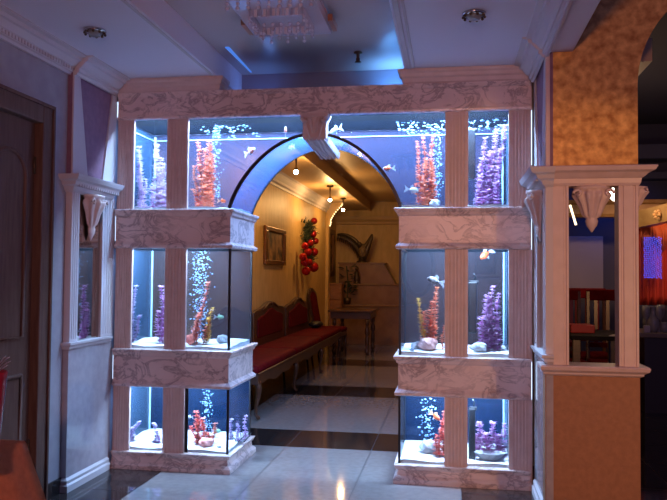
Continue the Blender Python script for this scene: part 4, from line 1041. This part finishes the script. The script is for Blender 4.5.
dup(bcx, (3.98, 3.9, 0), .1, 'red slat-back chair farther back between the two others')
tag(B().box(3.95, 4.5, 5.9, 5.995, 1.2, 1.95, .01).obj('wall_board', mat('grey_board', (.30, .30, .40), .7)), 'grey board on the blue wall seen through the pier opening', 'board')
# small lamp and neon strip
lm = at(617, 194, 3.4); sc = thing('spot_lamp', 'bright white spot lamp glowing behind the pier corbel', 'lamp', (lm.x, 3.4, lm.z))
B().ball((lm.x, 3.4, lm.z), .085, sub=2).obj('bulb', WHITEBULB, sc, smooth=True)
B().lathe([(.05, lm.z+.04), (.03, lm.z+.10), (.012, lm.z+.12), (.012, 3.55)], (lm.x, 3.4, 0), 12).obj('stem', BRONZE, sc, smooth=True)
l = bpy.data.lights.new('spot_lamp_light', 'POINT'); l.energy = 13; l.color = (1, .6, .3); l.shadow_soft_size = .1
lo = bpy.data.objects.new('spot_lamp_light', l); C.objects.link(lo); lo.location = (lm.x, 3.25, lm.z)
g = B(); g.tube([at(570, 205, 3.0), at(573, 215, 3.0), at(576, 225, 3.0)], .012, 6)
tag(g.obj('neon_strip', emit_mat('warm_neon', (1, .75, .45), 3.0), smooth=True), 'short slanting lit strip beside the left pier post', 'light strip')

# ------------------------------------------------------------------ table with orange cloth at lower left
ctz = 0.75
tt = thing('dining_table', 'table under an orange cloth at the lower left corner', 'table', (0.35, -2.8, 0))
B().box(0.10, 0.80, -3.35, -2.43, ctz-.03, ctz-.002, .004).obj('table_top', DARKWOOD, tt)
for x in (0.16, .70):
    for y in (-3.28, -2.52): B().box(x-.03, x+.03, y-.03, y+.03, 0, ctz-.03).obj('leg', DARKWOOD, tt)
g = B(); rings = []
def cloth_ring(z, spread, amp):
    r = []; x0, x1, y0, y1 = 0.075-spread*.12, .828+spread, -3.37-spread, -2.395+spread
    per = []
    for k in range(24): per.append((x0+(x1-x0)*k/24, y0))
    for k in range(24): per.append((x1, y0+(y1-y0)*k/24))
    for k in range(24): per.append((x1-(x1-x0)*k/24, y1))
    for k in range(24): per.append((x0, y1-(y1-y0)*k/24))
    mx, my = (x0+x1)/2, (y0+y1)/2
    for i, (x, y) in enumerate(per):
        a = amp*math.sin(i*1.31)+amp*.5*math.sin(i*.7+1); dd = Vector((x-mx, y-my)).normalized(); r.append((x+dd.x*a, y+dd.y*a, z))
    return r
for z, s, am in ((ctz+.004, -.03, 0), (ctz+.003, 0.0, 0), (ctz-.01, .006, .001), (ctz-.08, .022, .006), (ctz-.2, .052, .014), (ctz-.36, .085, .02), (ctz-.55, .12, .028), (0.04, .16, .035)):
    rings.append(cloth_ring(z, s, am))
g.loft(rings, cap=False); g.bm.verts.ensure_lookup_table(); g.bm.faces.new([g.bm.verts[i] for i in range(96)])
cl = g.obj('tablecloth', CLOTH, smooth=True); tag(cl, 'orange tablecloth hanging in folds over the corner table', 'tablecloth')
# glass with red napkin and twigs at the edge of view
pv = at(-12, 400, -2.75)
vs = thing('vase', 'red glass vase with silvery twigs on the orange tablecloth', 'vase', (pv.x, -2.75, ctz+.005))
ztop = at(0, 372, -2.75).z
B().lathe([(.035, ctz+.005), (.04, ctz+.02), (.03, ctz+.06), (.04, ctz+.11), (.055, ztop-.02), (.058, ztop), (.054, ztop), (.035, ctz+.1)], (pv.x, -2.75, 0), 20).obj('bowl', REDGLASS, vs, smooth=True)
g = B()
for (u, v) in ((10, 357), (11, 361), (6, 356), (8, 365)): g.tube([(pv.x, -2.75, ztop-.02), at(u*.6, v+2, -2.75), at(u, v, -2.75)], [.002, .0018, .001], 5)
g.obj('twigs', SILVER, vs, smooth=True)

# ------------------------------------------------------------------ hall lighting
def area(name, loc, target, sx, sy, w, col, spread=None):
    l = bpy.data.lights.new(name, 'AREA'); l.shape = 'RECTANGLE'; l.size = sx; l.size_y = sy; l.energy = w; l.color = col
    if spread: l.spread = spread
    o = bpy.data.objects.new(name, l); C.objects.link(o); o.location = loc
    o.rotation_euler = (Vector(target)-Vector(loc)).to_track_quat('-Z', 'Y').to_euler(); return o
def spot(name, loc, target, w, col, ang, blend, r=.1):
    l = bpy.data.lights.new(name, 'SPOT'); l.energy = w; l.color = col; l.spot_size = ang; l.spot_blend = blend; l.shadow_soft_size = r
    o = bpy.data.objects.new(name, l); C.objects.link(o); o.location = loc
    o.rotation_euler = (Vector(target)-Vector(loc)).to_track_quat('-Z', 'Y').to_euler(); return o
l = bpy.data.lights.new('hall_lamp', 'POINT'); l.energy = 225; l.color = (1.0, 0.44, 0.32); l.shadow_soft_size = .10
lo = bpy.data.objects.new('hall_lamp', l); C.objects.link(lo); lo.location = (2.44, -6.2, 2.08)
spot('pier_lamp', (4.4, -4.4, 1.2), (3.2, -.6, 1.2), 165, (1.0, 0.50, 0.18), math.radians(35), .30, .06)
area('recess_glow', (1.93, 0.42, 2.68), (2.05, 0.5, 2.9), .2, .12, 3.0, (0.12, 0.42, 1.0))
area('recess_glow_left', (1.0, 0.5, 2.68), (0.9, 0.5, 2.9), .3, .06, .5, (0.10, 0.30, 1.0))
spot('drape_fill', (5.2, 2.6, 2.9), (4.85, 4.1, 1.75), 120, (1.0, .5, .25), 0.95, .5, .1)  # added fill without a fixture, aimed to brighten only the drape
area('blue_wall_lamp', (4.6, 5.3, 2.5), (4.2, 6.0, 1.6), .5, .1, 2.0, (.12, .2, 1.0))

w = bpy.data.worlds.new('world'); bpy.context.scene.world = w; w.use_nodes = True
w.node_tree.nodes['Background'].inputs[0].default_value = (0.32, 0.27, 0.88, 1)
w.node_tree.nodes['Background'].inputs[1].default_value = 0.17

S = bpy.context.scene
S.view_settings.view_transform = 'Standard'; S.view_settings.look = 'None'; S.view_settings.gamma = 1.0
S.view_settings.use_curve_mapping = False; S.view_settings.exposure = 0.0
S.cycles.use_denoising = True
S.cycles.max_bounces = 10; S.cycles.transparent_max_bounces = 24; S.cycles.diffuse_bounces = 3; S.cycles.glossy_bounces = 4
S.cycles.caustics_reflective = False; S.cycles.caustics_refractive = False
S.cycles.sample_clamp_indirect = 4.0
